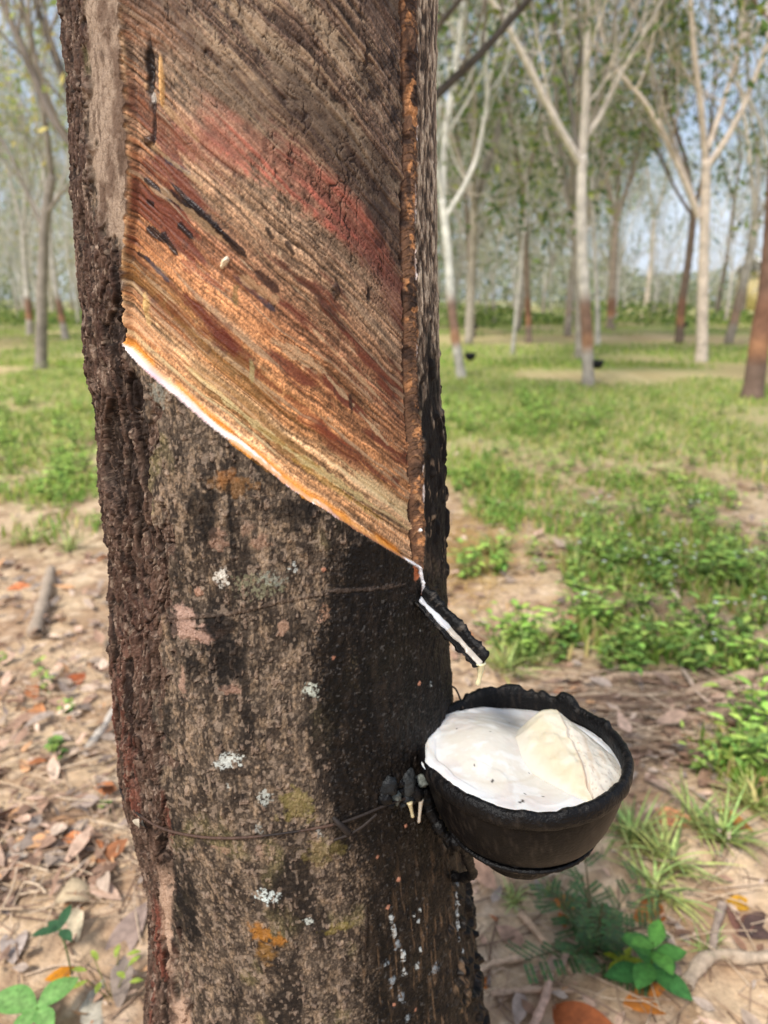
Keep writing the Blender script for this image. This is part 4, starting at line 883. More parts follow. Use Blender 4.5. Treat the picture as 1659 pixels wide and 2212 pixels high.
W = [weed_mesh(100 + i, h, st, lv, ll, lw2, tone) for i, (h, st, lv, ll, lw2, tone) in enumerate([(.12, 5, 5, .042, .021, (124, 162, 76)), (.16, 5, 6, .048, .019, (140, 176, 86)), (.10, 5, 5, .036, .020, (104, 142, 70)), (.20, 6, 6, .056, .025, (144, 180, 88))])]
flm = MB()
if 1:
    for k_ in range(5): flm.leaf((0, 0, 0), (math.cos(k_ * 1.257), math.sin(k_ * 1.257), .3), (0, 0, 1), .008, .007, lin((244, 244, 246)), curl=.2, fold=.1, n=3)
flower_me = flm.mesh('flower'); flower_me.materials.append(M_PLANT)
r2 = random.Random(21)
def scatter(n, px, py, rx, ry, label, group, flower=.0, kinds=(0, 1, 2, 3), smin=.5, smax=1.0):
    for _ in range(n):
        a_ = r2.uniform(0, 6.28); q = math.sqrt(r2.random()); p = gpx(px + rx * q * math.cos(a_), py + ry * q * math.sin(a_)); k_ = r2.choice(kinds)
        o = plant('weed', [('leaves', W[k_][0]), ('stem', W[k_][1])], p, r2.uniform(0, 6.28), r2.uniform(smin, smax), label, 'weed', group)
        if r2.random() < flower:
            for _k in range(r2.randint(1, 3)):
                f_ = bpy.data.objects.new('flower', flower_me); COL.objects.link(f_); f_.parent = o; a2 = r2.uniform(0, 6.28); f_.location = (math.cos(a2) * .05, math.sin(a2) * .05, r2.uniform(.11, .17)); f_.scale = (1.3, 1.3, 1.3)
scatter(56, 1440, 1195, 250, 90, 'green leafy weed in the patch dotted with tiny white flowers', 'weeds in the white flowered patch', .55)
scatter(22, 1590, 1290, 170, 80, 'green leafy weed in the patch dotted with tiny white flowers', 'weeds in the white flowered patch', .45)
scatter(18, 1330, 1255, 130, 40, 'green leafy weed in the patch dotted with tiny white flowers', 'weeds in the white flowered patch', .35)
scatter(34, 1390, 1395, 250, 75, 'green leafy weed on the edge of the dry stick pile', 'weeds above the dry sticks', .12)
scatter(14, 1570, 1430, 110, 45, 'green leafy weed on the edge of the dry stick pile', 'weeds above the dry sticks', .12)
scatter(9, 1150, 1410, 80, 30, 'leafy weed growing just above the cup', 'weeds above the cup')
scatter(30, 1050, 1040, 75, 65, 'dark green weed in the shady clump beside the trunk', 'dark weeds beside the trunk', kinds=(0, 2))
scatter(12, 1080, 1120, 70, 30, 'dark green weed in the shady clump beside the trunk', 'dark weeds beside the trunk', kinds=(0, 2))
CV = []
def arr_of(me):
    v = np.empty(len(me.vertices) * 3, f32); me.vertices.foreach_get('co', v); f = np.empty(len(me.loops), np.int32); me.loops.foreach_get('vertex_index', f); t = np.empty(len(me.vertices) * 4, f32); me.attributes['tint'].data.foreach_get('color', t)
    return v.reshape(-1, 3), f.reshape(-1, 4), t.reshape(-1, 4)[:, :3]
WA = [arr_of(w[0]) for w in W]; cover_mb = MB()
def cover(n, px, py, rx, ry, smin, smax, kinds=(0, 1, 2, 3)):
    for _ in range(n):
        a_ = r2.uniform(0, 6.28); q = math.sqrt(r2.random()); p = gpx(px + rx * q * math.cos(a_), py + ry * q * math.sin(a_)); v, f, t = WA[r2.choice(kinds)]; z_ = r2.uniform(0, 6.28); s_ = r2.uniform(smin, smax); cs, sn = math.cos(z_) * s_, math.sin(z_) * s_
        cover_mb.add(np.stack([v[:, 0] * cs - v[:, 1] * sn + p[0], v[:, 0] * sn + v[:, 1] * cs + p[1], v[:, 2] * s_ + p[2]], -1), f, t)
cover(90, 1130, 900, 190, 50, .6, 1.25, (0, 1, 3)); cover(60, 1330, 960, 260, 80, .35, .85); cover(70, 1480, 1010, 230, 90, .3, .8); cover(50, 1400, 1090, 200, 50, .3, .7); cover(40, 1150, 980, 120, 60, .3, .7); cover(50, 90, 850, 160, 50, .6, 1.2, (1, 3)); cover(40, 1300, 880, 330, 40, .5, 1.0); cover(46, 1130, 1060, 170, 90, .25, .65); cover(40, 1270, 1090, 150, 60, .25, .6); cover(44, 100, 1060, 140, 50, .35, .75, (1, 3)); cover(20, 120, 1120, 110, 40, .25, .5); cover(26, 1190, 1190, 120, 60, .3, .6)
tag(cover_mb.build('ground_cover_weeds', M_PLANT), kind='stuff')
scatter(6, 1040, 1235, 50, 30, 'low weed on yellow straw beside the dark trunk', 'weeds on the straw', smin=.7, smax=1.1)
scatter(46, 90, 930, 150, 65, 'bright green weed in the lush patch left of the trunk', 'weeds in the lush patch', kinds=(1, 3), smin=.65, smax=1.2)
scatter(22, 90, 1015, 130, 40, 'bright green weed in the lush patch left of the trunk', 'weeds in the lush patch', kinds=(1, 3), smin=.5, smax=.9)
scatter(8, 150, 1070, 80, 30, 'small weed on the bare edge of the lush patch', 'weeds on the bare edge', smin=.6, smax=1.0)
scatter(9, 1600, 1650, 70, 60, 'tall weed among leaves at the picture edge beyond the cup', 'weeds beyond the cup', smin=.6, smax=1.0)
def single(px, py, k_, s, label, name='weed'): return plant(name, [('leaves', W[k_][0]), ('stem', W[k_][1])], gpx(px, py), px * .37, s, label, 'weed')
single(100,1500,1,.55,'small bright seedling growing beside the short grey log'); single(148,1545,0,.5,'small bright seedling between log and trunk')
single(140,1640,2,.75,'low dark seedling under the peeled stick'); single(8,1440,0,.5,'pale seedling at the picture edge above the litter')
single(105,1330,2,.3,'tiny green sprout on the sand beside the log'); single(240,1760,2,.35,'tiny bluish sprout in the litter beside the trunk'); single(1500,1680,1,.6,'leafy weed standing in the litter behind the cup'); single(1250,1850,2,.3,'tiny sprout on the sand behind the cup')
# glossy seedling: eight broad leaves in two tiers
lf, st = MB(), MB(); r_ = random.Random(4)
for t in range(10):
    a_ = t * 2.4 + .3; el = .1 + .06 * t; L_ = .078 - .0032 * t; cc = lin((58 + 4 * t, 112 + 4 * t, 58)); z_ = .035 + .008 * t
    lf.leaf((0, 0, z_), (math.cos(a_), math.sin(a_), el), (0, 0, 1), L_, L_ * .55, cc, curl=.5, fold=.18, n=10, c2=cc * 1.3)
st.tube([(0, 0, -.01), (.002, 0, .05), (0, .002, .11)], [.003, .0025, .0015], lin((90, 120, 50)), k=6)
plant('seedling', [('leaves', lf.mesh('leaves')), ('stem', st.mesh('stem'))], gpx(1400, 2130), .4, 1.0, 'glossy broad leaved green seedling on the sand near the bent root', 'seedling')
# feathery plant: paired leaflets on arching stems
lf, st = MB(), MB()
for s_ in range(15):
    a_ = s_ * .75 + .2; L_ = r_.uniform(.10, .26); el = r_.uniform(.6, 1.45); pts = [np.array([math.cos(a_) * math.cos(el) * L_ * t, math.sin(a_) * math.cos(el) * L_ * t, math.sin(el) * L_ * t - .05 * t * t]) for t in np.linspace(0, 1, 8)]
    st.tube(pts, np.linspace(.002, .0008, 8), lin((92, 86, 56)), k=4, cap=False)
    for f_ in range(8):
        t = .25 + .10 * f_; p = pts[0] * (1 - t) + pts[-1] * t; fa = a_ + (1.1 if f_ % 2 else -1.1); fd = np.array([math.cos(fa), math.sin(fa), .15]); FL = r_.uniform(.025, .04)
        for l_ in range(9):
            q = p + fd * FL * (l_ + 1) / 9
            for sgn in (-1, 1): lf.leaf(q, np.cross(fd, [0, 0, 1]) * sgn + fd * .4, (0, 0, 1), .0085, .0042, lin((66 + r_.randint(0, 26), 92 + r_.randint(0, 22), 62)), curl=.1, fold=.1, n=2)
plant('feathery_plant', [('leaves', lf.mesh('leaves')), ('stem', st.mesh('stem'))], gpx(1285, 2045), 0, 1.15, 'dark feathery plant with rows of tiny leaflets on the sand below the cup', 'plant')
lf, st = MB(), MB()
for k_ in range(7):
    a_ = k_ * .9; lf.leaf((0, 0, .03), (math.cos(a_), math.sin(a_), .3), (0, 0, 1), .035, .012, lin((150, 160, 40)), curl=.5, n=5)
st.tube([(0, 0, -.01), (0, 0, .035)], .0015, lin((110, 120, 50)), k=5)
plant('yellow_sprout', [('leaves', lf.mesh('leaves')), ('stem', st.mesh('stem'))], gpx(1345, 2090), 0, 1.0, 'yellow green sprout between feathery plant and glossy seedling', 'sprout')
lf, st = MB(), MB()
for k_, (a_, L_) in enumerate([(1.6, .05), (3.5, .045), (5.6, .042), (2.6, .03)]): lf.leaf((0, 0, .075), (math.cos(a_), math.sin(a_), .35), (0, 0, 1), L_, .018, lin((58, 96, 62)), curl=.5, fold=.2, n=7)
st.tube([(0.02, -.02, -.01), (.012, -.01, .04), (0, 0, .078)], .0016, lin((88, 110, 60)), k=5)
plant('seedling', [('leaves', lf.mesh('leaves')), ('stem', st.mesh('stem'))], gpx(140, 2075), 0, 1.0, 'thin seedling with three bluish leaves on bare sand left of the trunk', 'seedling')
lf, st = MB(), MB()
for k_, (a_, L_) in enumerate([(2.9, .085), (.9, .07), (4.4, .05), (5.6, .05)]): lf.leaf((0, 0, .05), (math.cos(a_), math.sin(a_), .3), (0, 0, 1), L_, L_ * .58, lin((112, 162, 84)), curl=.6, fold=.15, n=9, c2=lin((132, 176, 100)))
st.tube([(0, 0, -.01), (0, 0, .052)], .002, lin((100, 140, 60)), k=5)
plant('seedling', [('leaves', lf.mesh('leaves')), ('stem', st.mesh('stem'))], gpx(88, 2225), 0, 1.0, 'bright green broad leaf seedling at the lower corner of the sand', 'seedling')
lf, st = MB(), MB()
for k_ in range(9): a_ = k_ * .8; lf.leaf((math.cos(a_) * .03, math.sin(a_) * .03, .03 + .006 * k_), (math.cos(a_), math.sin(a_), .4), (0, 0, 1), .022, .009, lin((150, 168, 70)), curl=.4, n=4)
for k_ in range(5): a_ = k_ * 1.3; st.tube([(0, 0, -.01), (math.cos(a_) * .03, math.sin(a_) * .03, .06)], .0009, lin((140, 140, 80)), k=4, cap=False)
plant('sprout', [('leaves', lf.mesh('leaves')), ('stem', st.mesh('stem'))], gpx(240, 2150), 0, 1.1, 'thin yellowish sprout close to the foot of the trunk', 'sprout')
# grass tufts
GT = [grass_mesh(300 + i, n, h, tone) for i, (n, h, tone) in enumerate([(60, .16, (134, 160, 92)), (40, .11, (146, 168, 100)), (50, .14, (156, 176, 104))])]
for x, y, k_, s, lab in [(1365,1815,0,.8,'long bladed grass tuft behind the right side of the cup'),(1440,1860,2,.9,'arching grass tuft on the sand beside a pink leaf'),(1420,1920,1,1.1,'low grass tuft with flat blades in front of the arching tuft'),(1500,1790,1,1.0,'thin grass tuft between fallen ochre leaves'),(1090,1460,2,1.0,'pale grass tuft rising behind the spout tip'),(1130,1440,0,.9,'grass tuft among weeds right of the dripping spout'),(1110,1945,1,.45,'tiny grass sprig just under the foot of the cup'),(1180,1925,1,.4,'tiny grass sprig on the sand below the cup'),(1560,1820,0,.8,'grass tuft leaning over the long ochre leaf'),(1530,2040,1,.5,'sparse grass sprig growing beside the bent root'),(1620,1750,2,.8,'broad grass tuft at the picture edge beyond the cup'),(1250,1245,2,.9,'yellowish tuft between straw and flowered patch'),(1065,1200,2,1.1,'dry yellow tuft in straw beside the trunk'),(150,1190,1,1.1,'sparse grass tuft on sand left of the trunk'),(60,1170,2,.9,'pale grass tuft near the salmon leaf')]:
    plant('grass_tuft', [('blades', GT[k_])], gpx(x, y), x * .7, s, lab, 'grass tuft')

# ------------------------------------------------------------------ grass nobody could count
nb = 0; Vg, Cg = [], []
def blades(n, x, y, h0, h1, tones):
    global Vg, Cg
    a_ = rng.uniform(0, 6.28, n); h_ = rng.uniform(h0, h1, n); w_ = h_ * rng.uniform(.05, .09, n) + .0015; l_ = rng.uniform(.15, .9, n) * h_
    z = ground_h(x, y); dx, dy = np.cos(a_), np.sin(a_); b = rng.uniform(0, 6.28, n); ex, ey = np.cos(b) * w_, np.sin(b) * w_
    P0 = np.stack([x - ex, y - ey, z - .01], -1); P1 = np.stack([x + ex, y + ey, z - .01], -1)
    P2 = np.stack([x + dx * l_ * .4 + ex * .8, y + dy * l_ * .4 + ey * .8, z + h_ * .65], -1); P3 = np.stack([x + dx * l_ * .4 - ex * .8, y + dy * l_ * .4 - ey * .8, z + h_ * .65], -1)
    P4 = np.stack([x + dx * l_ + ex * .1, y + dy * l_ + ey * .1, z + h_], -1); P5 = np.stack([x + dx * l_ - ex * .1, y + dy * l_ - ey * .1, z + h_], -1)
    Vg.append(np.stack([P0, P1, P2, P3, P4, P5], 1)); t = np.array([lin(q) for q in tones])[rng.integers(0, len(tones), n)] * rng.uniform(.7, 1.3, (n, 1)).astype(f32)
    Cg.append(np.repeat(t[:, None], 6, 1))
def spread(n, y0, y1, h0, h1, tones, power=1.0, thr=.35):
    y = y0 + (y1 - y0) * rng.random(n) ** power; x = rng.uniform(-1, 1, n) * (.72 * y + .6); g_ = green(x, y); ok = (rng.random(n) < (g_ - thr) / (1 - thr) * 1.4); blades(int(ok.sum()), x[ok], y[ok], h0, h1, tones)
GREENS = [(128, 164, 70), (146, 178, 76), (112, 148, 66), (170, 182, 92), (156, 174, 78)]
spread(52000, 1.3, 4.5, .025, .075, GREENS + [(206, 186, 130), (196, 180, 120)], 1.2)
spread(80000, 4.2, 14, .025, .065, GREENS + [(196, 192, 116), (210, 194, 134)], 1.3, .35)
spread(60000, 12, 42, .05, .12, GREENS + [(200, 200, 126)], 1.2, .35)
Vg = np.concatenate(Vg); Cg = np.concatenate(Cg); nb = len(Vg); base_ = np.arange(nb)[:, None] * 6
Fg = np.concatenate([base_ + np.array([[0, 1, 2, 3]]), base_ + np.array([[3, 2, 4, 5]])])
tag(link('grass', mesh_np('grass', Vg.reshape(-1, 3), Fg, Cg.reshape(-1, 3), smooth=False), M_GRASS), kind='stuff')
# straw on the sand beside the trunk
n = 1800; px_ = np.concatenate([rng.normal(1020, 50, 1200), rng.uniform(980, 1500, 600)]); py_ = np.concatenate([rng.normal(1185, 45, 1200), rng.uniform(960, 1340, 600)]); mb = MB()
for a1, b1 in zip(px_, py_):
    p = gpx(a1, b1, .01); t_ = rng.uniform(0, 6.28); L_ = rng.uniform(.05, .14); mb.leaf(p, (math.cos(t_), math.sin(t_), .15), (0, 0, 1), L_, .004, lin(np.array([206, 172, 108]) * rng.uniform(.8, 1.1)), curl=.4, n=2)
tag(mb.build('dry_straw_grass', M_GRASS), kind='stuff')
# ------------------------------------------------------------------ rubber trees beyond
PALE = np.array([176., 166., 154.]); 
class Tree:
    def __init__(s, seed): s.r = random.Random(seed); s.tr, s.br = MB(), MB(); s.lv = []; s.tone = PALE * s.r.uniform(.85, 1.1)
    def c(s, k=1.0): return lin(np.clip(s.tone * k, 0, 255))
    def grow(s, p, d, L, rad, depth, maxd, leafy):
        r = s.r; n = 5; pts = [np.array(p)]; d = np.array(d, float); d /= np.linalg.norm(d)
        for i in range(n):
            d = d + np.array([r.gauss(0, .10), r.gauss(0, .10), .05 + .02 * depth]); d /= np.linalg.norm(d); pts.append(pts[-1] + d * L / n)
        rr = np.linspace(rad, rad * .62, n + 1); s.br.tube(pts, rr, s.c(.85 + .3 * r.random()), k=6 if depth < 2 else 4 if depth < 3 else 3, cap=False)
        if depth >= maxd - 2:
            for q in pts[2:]:
                if r.random() < leafy: s.lv.append((q, .34))
            if depth >= maxd - 1:
                for _ in range(2):
                    q1 = pts[r.randint(1, 5)]; dd = np.array([r.gauss(0, .6), r.gauss(0, .6), r.uniform(.1, 1)]); q2 = q1 + dd * r.uniform(.35, .8); s.br.tube([q1, (q1 + q2) / 2 + np.array([0, 0, -.04]), q2], [.007, .005, .003], s.c(.8 + .4 * r.random()), k=3, cap=False)
                    if r.random() < leafy * .8: s.lv.append((q2, .3))
        if depth >= maxd: return
        kids = 2 if r.random() < .45 else 3
        for k in range(kids):
            az = r.uniform(0, 6.28) if k else r.uniform(0, 6.28); sp = r.uniform(.25, .62); a = np.cross(d, [math.cos(az), math.sin(az), .2]); a /= max(np.linalg.norm(a), 1e-6)
            dd = d * math.cos(sp) + a * math.sin(sp); q = pts[-1] if k < 2 else pts[r.randint(2, 4)]
            s.grow(q, dd, L * r.uniform(.62, .86), rad * r.uniform(.5, .64), depth + 1, maxd, leafy)
    def leaves(s, per, size, tones):
        if not s.lv: return None
        rg = np.random.default_rng(s.r.randint(0, 99999)); P = np.array([q for q, _ in s.lv]); n = len(P) * per
        cen = np.repeat(P, per, 0) + rg.normal(0, .26, (n, 3)); d = rg.normal(0, 1, (n, 3)); d[:, 2] -= .5; d /= np.linalg.norm(d, axis=1, keepdims=True)
        e = np.cross(d, rg.normal(0, 1, (n, 3))); e /= np.linalg.norm(e, axis=1, keepdims=True); L = size * rg.uniform(.6, 1.3, (n, 1))
        V = np.stack([cen - d * L * .5, cen + e * L * .2, cen + d * L * .5, cen - e * L * .2], 1)
        t = np.array([lin(q) for q in tones])[rg.integers(0, len(tones), n)] * rg.uniform(.65, 1.35, (n, 1)); C = np.repeat(t[:, None], 4, 1)
        return mesh_np('crown', V.reshape(-1, 3), np.arange(n * 4).reshape(-1, 4), C.reshape(-1, 3), smooth=False)
TONES = [(104, 130, 66), (84, 110, 56), (130, 150, 74), (70, 96, 50), (160, 168, 88)]
YTONES = [(176, 186, 110), (196, 194, 120), (150, 168, 98), (206, 190, 116)]
def finish(t, root, leafper, size, tones):
    o = t.tr.build('trunk', M_TREE, root)
    if t.br.n: 
        b = t.br.build('branches', M_TREE, o)
        b.matrix_parent_inverse = Matrix.Translation(root.location).inverted(); o.matrix_parent_inverse = Matrix.Translation(root.location).inverted()
        b.matrix_parent_inverse = Matrix.Identity(4)
    me = t.leaves(leafper, size, tones)
    if me is not None: link('crown', me, M_CROWN, root)
def trunk_cols(t, z, tapped, n):
    base = np.tile(t.c(), (n, 1)); nz = vnoise(np.arange(n) * 1.7, np.zeros(n), 5)
    base = base * (.85 + .3 * nz)[:, None]
    if tapped:
        kk_ = float(tapped); base = mixc(base, lin((136, 98, 78)), sstep(1.25, 1.0, z) * sstep(.40, .5, z) * .9 * kk_); base = mixc(base, lin((184, 134, 98)), np.exp(-((z - .58) / .10) ** 2) * .65 * kk_); base = mixc(base, lin((120, 104, 94)), sstep(.42, .36, z) * .5)
    return base.astype(f32)
def bgcup(root, p, s=1.0):
    mb = MB(); a = np.linspace(0, 1, 6); mb.tube([p + np.array([0, 0, -.09 * s]), p + np.array([0, 0, -.06 * s]), p], [.035 * s, .06 * s, .072 * s], lin((24, 24, 24)), k=12)
    return tag(mb.build('latex_cup', M_CRUST), None, 'cup')
def named(trunk_px, w0, limbs, label, tapped=False, cup=None, cuplabel=None, seed=1, leafy=.35, per=8, tones=TONES, tone=None, w1=None, grow_from=True):
    """trunk and limbs given by where they run; all in a plane at the distance of the trunk's foot, limbs spread in depth"""
    t = Tree(seed); 
    if tone is not None: t.tone = np.array(tone, float)
    bx, by = trunk_px[0]; Y = ground_at(bx, by)[1]; S_ = Y / (FWD[1] * FPX)
    P = np.array([at(x, y, Y) for x, y in trunk_px]); P[0][2] -= .05
    q = smooth(P, 40); rad = np.linspace(w0, w1 or w0 * .72, 40) * .5 * S_; rad[:3] *= np.array([1.3, 1.15, 1.05]); fork = q[-1]
    t.tr.tube(q, rad, trunk_cols(t, q[:, 2], tapped, 40), k=14, wob=.05)
    root = tag(empty('rubber_tree', tuple(gpt(P[0][0], P[0][1]))), label, 'tree', 'rubber trees in the plantation')
    rr = random.Random(seed + 5)
    for L_ in limbs:
        pts, w = L_[0], L_[1]; dep = rr.uniform(-.35, .35); pp = [at(x, y, Y + dep * i * .6) for i, (x, y) in enumerate(pts)]
        c_ = t.c(L_[2] if len(L_) > 2 else 1.0); qq = smooth(pp, 24); t.br.tube(qq, np.linspace(w, w * .6, 24) * .5 * S_, c_, k=8, cap=False)
        d = qq[-1] - qq[-4]; rd = w * .6 * .5 * S_
        for k in range(2): t.grow(qq[-1], d / np.linalg.norm(d) + np.array([rr.gauss(0, .25), rr.gauss(0, .35), .1]), rr.uniform(1.3, 2.0), rd * .8, 2, 4, leafy)
        for f in (7, 10, 13, 16, 19, 21):
            if rr.random() < .7: t.grow(qq[f], np.array([rr.gauss(0, .6), rr.gauss(0, .6), .8]), rr.uniform(.7, 1.4), rd * .55, 3, 4, leafy)
    if not limbs: t.grow(fork, (0, 0, 1), 2.0, rad[-1] * .8, 1, 4, leafy)
    finish(t, root, per, .13, tones)
    if cup:
        c_ = bgcup(root, at(cup[0], cup[1], Y - .02), 1.2); c_['label'] = cuplabel; c_['group'] = 'cups on the trees beyond'
    return root
G1, G2, G3 = (216, 206, 194), (150, 138, 124), (206, 198, 190)
named([(1272,832),(1268,720),(1258,560),(1256,440),(1258,335)],24,[([(1252,350),(1205,270),(1160,180),(1110,80),(1050,-20)],16),([(1258,335),(1265,240),(1268,120),(1270,-20)],17),([(1262,300),(1290,265),(1340,160),(1400,60),(1440,-20)],11),([(1250,345),(1232,220),(1215,120),(1180,-20)],9,.55),([(1235,190),(1255,120),(1245,-20)],7,.5)],'pale tapped tree with an orange band and dark cup, forking into five limbs',True,(1291,778),'small black cup on the pale tree with five limbs',seed=3,tone=G1,leafy=.2)
named([(1516,782),(1518,640),(1522,500),(1526,345)],23,[([(1510,470),(1490,415),(1440,300),(1390,215),(1330,150)],13),([(1528,360),(1570,300),(1612,220),(1659,90)],12),([(1524,345),(1515,240),(1500,120),(1490,-20)],13),([(1530,320),(1560,230),(1600,100),(1610,-20)],10),([(1500,430),(1440,260),(1400,120),(1360,-20)],7,.8)],'pinkish grey tree with a wide vase of limbs and no cut panel',False,seed=4,tone=(206,190,174),leafy=.22)
named([(998,815),(985,740),(975,660),(968,540),(955,430)],20,[([(962,470),(1000,410),(1030,345),(1050,240),(1056,180)],11),([(955,430),(960,300),(985,150),(1000,0)],14),([(958,440),(930,300),(905,150)],10)],'whitish tree right beside the big trunk, orange tapped band on its leaning foot',True,(1016,762),'tiny black cup on the leaning whitish tree',seed=5,tone=(222,218,208),leafy=.15)
named([(1625,858),(1640,740),(1660,620),(1672,480),(1680,330)],40,[([(1680,330),(1700,200),(1690,40)],18),([(1678,360),(1720,240),(1760,100)],16)],'thick brown tapped tree cut off by the picture edge',True,seed=6,tone=(120,92,78),w1=30)
named([(1467,742),(1472,660),(1488,560),(1500,450)],17,[([(1500,450),(1480,340),(1440,220)],9),([(1500,450),(1530,340),(1540,200)],8),([(1498,470),(1465,420),(1420,330)],6)],'dark leaning tapped tree with a cup, left of the vase shaped tree',True,(1480,698),'tiny black cup on the dark leaning tree',seed=7,tone=(118,100,88))
named([(1143,742),(1140,650),(1136,540),(1130,420)],13,[([(1130,420),(1110,300),(1090,180)],7),([(1130,420),(1160,300),(1175,160)],7)],'thin brown tapped tree standing alone on the pale strip',True,seed=8,tone=(140,122,108))
named([(1022,728),(1018,640),(1012,520),(1005,400)],12,[([(1005,400),(985,280),(970,150)],7),([(1005,400),(1040,280),(1070,150)],7)],'thin dark tree with a low cup behind the leaning whitish tree',True,(1028,702),'faint black cup on the thin dark tree',seed=9,tone=(128,116,104))
named([(1106,768),(1114,690),(1124,600),(1132,500)],9,[([(1132,500),(1140,400),(1120,280)],5)],'very thin grey sapling leaning between the tapped trees',seed=10,tone=(176,170,160))
named([(1292,748),(1290,640),(1284,520),(1278,400)],10,[([(1278,400),(1300,280),(1310,180)],5),([(1278,400),(1262,300),(1250,200)],5)],'slender white tree directly behind the five limbed tree',seed=11,tone=G3)
named([(1318,712),(1322,640),(1326,560),(1330,480)],17,[([(1330,480),(1310,380),(1280,260)],9),([(1330,480),(1360,390),(1390,280)],9),([(1329,500),(1338,380),(1345,250)],8)],'stout grey tree with a faint tapped foot in the second row',True,seed=12,tone=(164,148,134))
named([(1396,672),(1400,620),(1408,560),(1412,480)],11,[([(1412,480),(1400,380),(1380,290)],6),([(1412,480),(1440,390),(1450,300)],6)],'short pale trunk standing before the dark hedge',seed=13,tone=(196,180,166))
named([(1546,692),(1556,630),(1572,550),(1586,440)],10,[([(1586,440),(1600,340),(1590,240)],6),([(1586,440),(1560,350),(1540,260)],5)],'thin dark tree leaning over against the bright field',seed=14,tone=(110,100,90))
named([(1604,690),(1612,600),(1620,500)],8,[([(1620,500),(1640,400),(1640,300)],4)],'thin dark tree in front of the yellow house',seed=15,tone=(120,110,98))
named([(88,797),(90,700),(92,600),(96,480),(112,380)],24,[([(112,380),(100,280),(80,150),(60,30)],12),([(96,470),(130,420),(170,380),(230,320)],8),([(94,500),(60,420),(20,330),(-30,250)],8)],'grey straight tree with a dark side and no cut, nearest left of the trunk',seed=16,tone=(140,130,120),leafy=.2,tones=YTONES)
named([(143,733),(132,680),(120,620),(110,540),(106,460)],14,[([(106,460),(90,350),(70,200)],7),([(106,460),(140,380),(160,280)],6),([(108,500),(70,430),(30,380)],5)],'white leaning tree with an orange tapped band near its foot',True,seed=17,tone=G3,tones=YTONES,leafy=.2)
named([(66,724),(60,640),(54,560),(50,500)],15,[([(50,500),(20,380),(-20,240)],8),([(50,500),(60,380),(50,240)],8),([(52,520),(85,420),(100,320)],6)],'white tree with a rusty tapped band, left of the grey straight tree',True,seed=18,tone=G3,tones=YTONES,leafy=.2)
named([(114,686),(108,620),(104,540)],8,[([(104,540),(100,440),(90,330)],5)],'thin pale tree between the two white leaning trees',seed=19,tone=(196,186,170))
named([(170,688),(168,620),(164,540),(160,450)],12,[([(160,450),(150,340),(130,220)],6),([(160,450),(185,340),(200,220)],6)],'pale tree half hidden by the edge of the big trunk',seed=20,tone=(200,190,180),tones=YTONES)
named([(420,905),(380,760),(330,560),(275,420)],40,[([(275,420),(172,335),(108,250),(55,115),(0,-5)],20,.8),([(270,410),(165,245),(120,120),(80,20),(65,-60)],19,.62),([(280,430),(330,250),(400,60)],20)],'nearby tree hidden by the big trunk, two long limbs reaching up left',seed=21,tone=(150,138,126),tones=YTONES,leafy=.25)
named([(730,890),(740,700),(760,520),(790,380)],38,[([(790,380),(870,280),(945,203),(1030,125),(1090,58),(1150,-10)],21,.62),([(800,330),(900,110),(960,40),(1010,-20)],16,.7),([(780,390),(700,200),(640,0)],20)],'nearby tree hidden by the big trunk, dark limb slanting up right',seed=22,tone=(136,124,112),leafy=.2)

# prototypes for the far rows
def proto(seed, leafy, per, tones, tapped=True, tone=None):
    t = Tree(seed); r = t.r
    if tone: t.tone = np.array(tone, float)
    hf = r.uniform(2.4, 3.2); q = smooth([(0, 0, -.05), (r.gauss(0, .05), r.gauss(0, .05), hf * .5), (r.gauss(0, .15), r.gauss(0, .15), hf)], 20); t.tr.tube(q, np.linspace(.11, .085, 20), trunk_cols(t, q[:, 2], tapped, 20), k=10, wob=.05)
    n = r.randint(3, 5); a0 = r.uniform(0, 6)
    for k in range(n):
        az = a0 + k * 6.28 / n + r.gauss(0, .3); sp = r.uniform(.22, .55); t.grow(q[-1 - (k % 3)], (math.cos(az) * math.sin(sp), math.sin(az) * math.sin(sp), math.cos(sp)), r.uniform(2.6, 3.6), .052, 0, 4, leafy)
    for _ in range(26 if leafy < .2 else 13):
        b = q[r.randint(8, 19)] + np.array([r.gauss(0, .25), r.gauss(0, .25), r.uniform(-.3, 2.2)]); az = r.uniform(0, 6.28); t.grow(b, (math.cos(az), math.sin(az), r.uniform(-.1, .9)), r.uniform(.9, 1.9), .011, 3, 4, leafy * .4)
    return t
KINDS = [(31, .09, 7, TONES, (200, 194, 186), 'bare'), (32, .32, 9, TONES, (184, 174, 162), 'leafy'), (33, .46, 9, TONES, (168, 158, 146), 'leafy'), (34, .12, 7, YTONES, (206, 198, 188), 'bare'), (35, .36, 9, TONES, (190, 180, 168), 'leafy'), (36, .09, 7, YTONES, (196, 190, 180), 'bare')]
protos = []
for sd_i, lf_, per_, tn_, tone_, kd in KINDS:
    t = proto(sd_i, lf_, per_, tn_, (.25, .6, .0, .5, .3, .0)[sd_i - 31], tone_); tm = t.tr.mesh('trunk'); tm.materials.append(M_TREE); bm_ = t.br.mesh('branches'); bm_.materials.append(M_TREE); cm = t.leaves(per_, .21, tn_); cm.materials.append(M_CROWN); protos.append((tm, bm_, cm, kd))
r3 = random.Random(77); nfar = 0
LAB = {'bare': 'pale far tree with bare grey twigs in the plantation rows', 'leafy': 'pale far tree with a green leafy crown in the plantation rows'}
y = 14.0
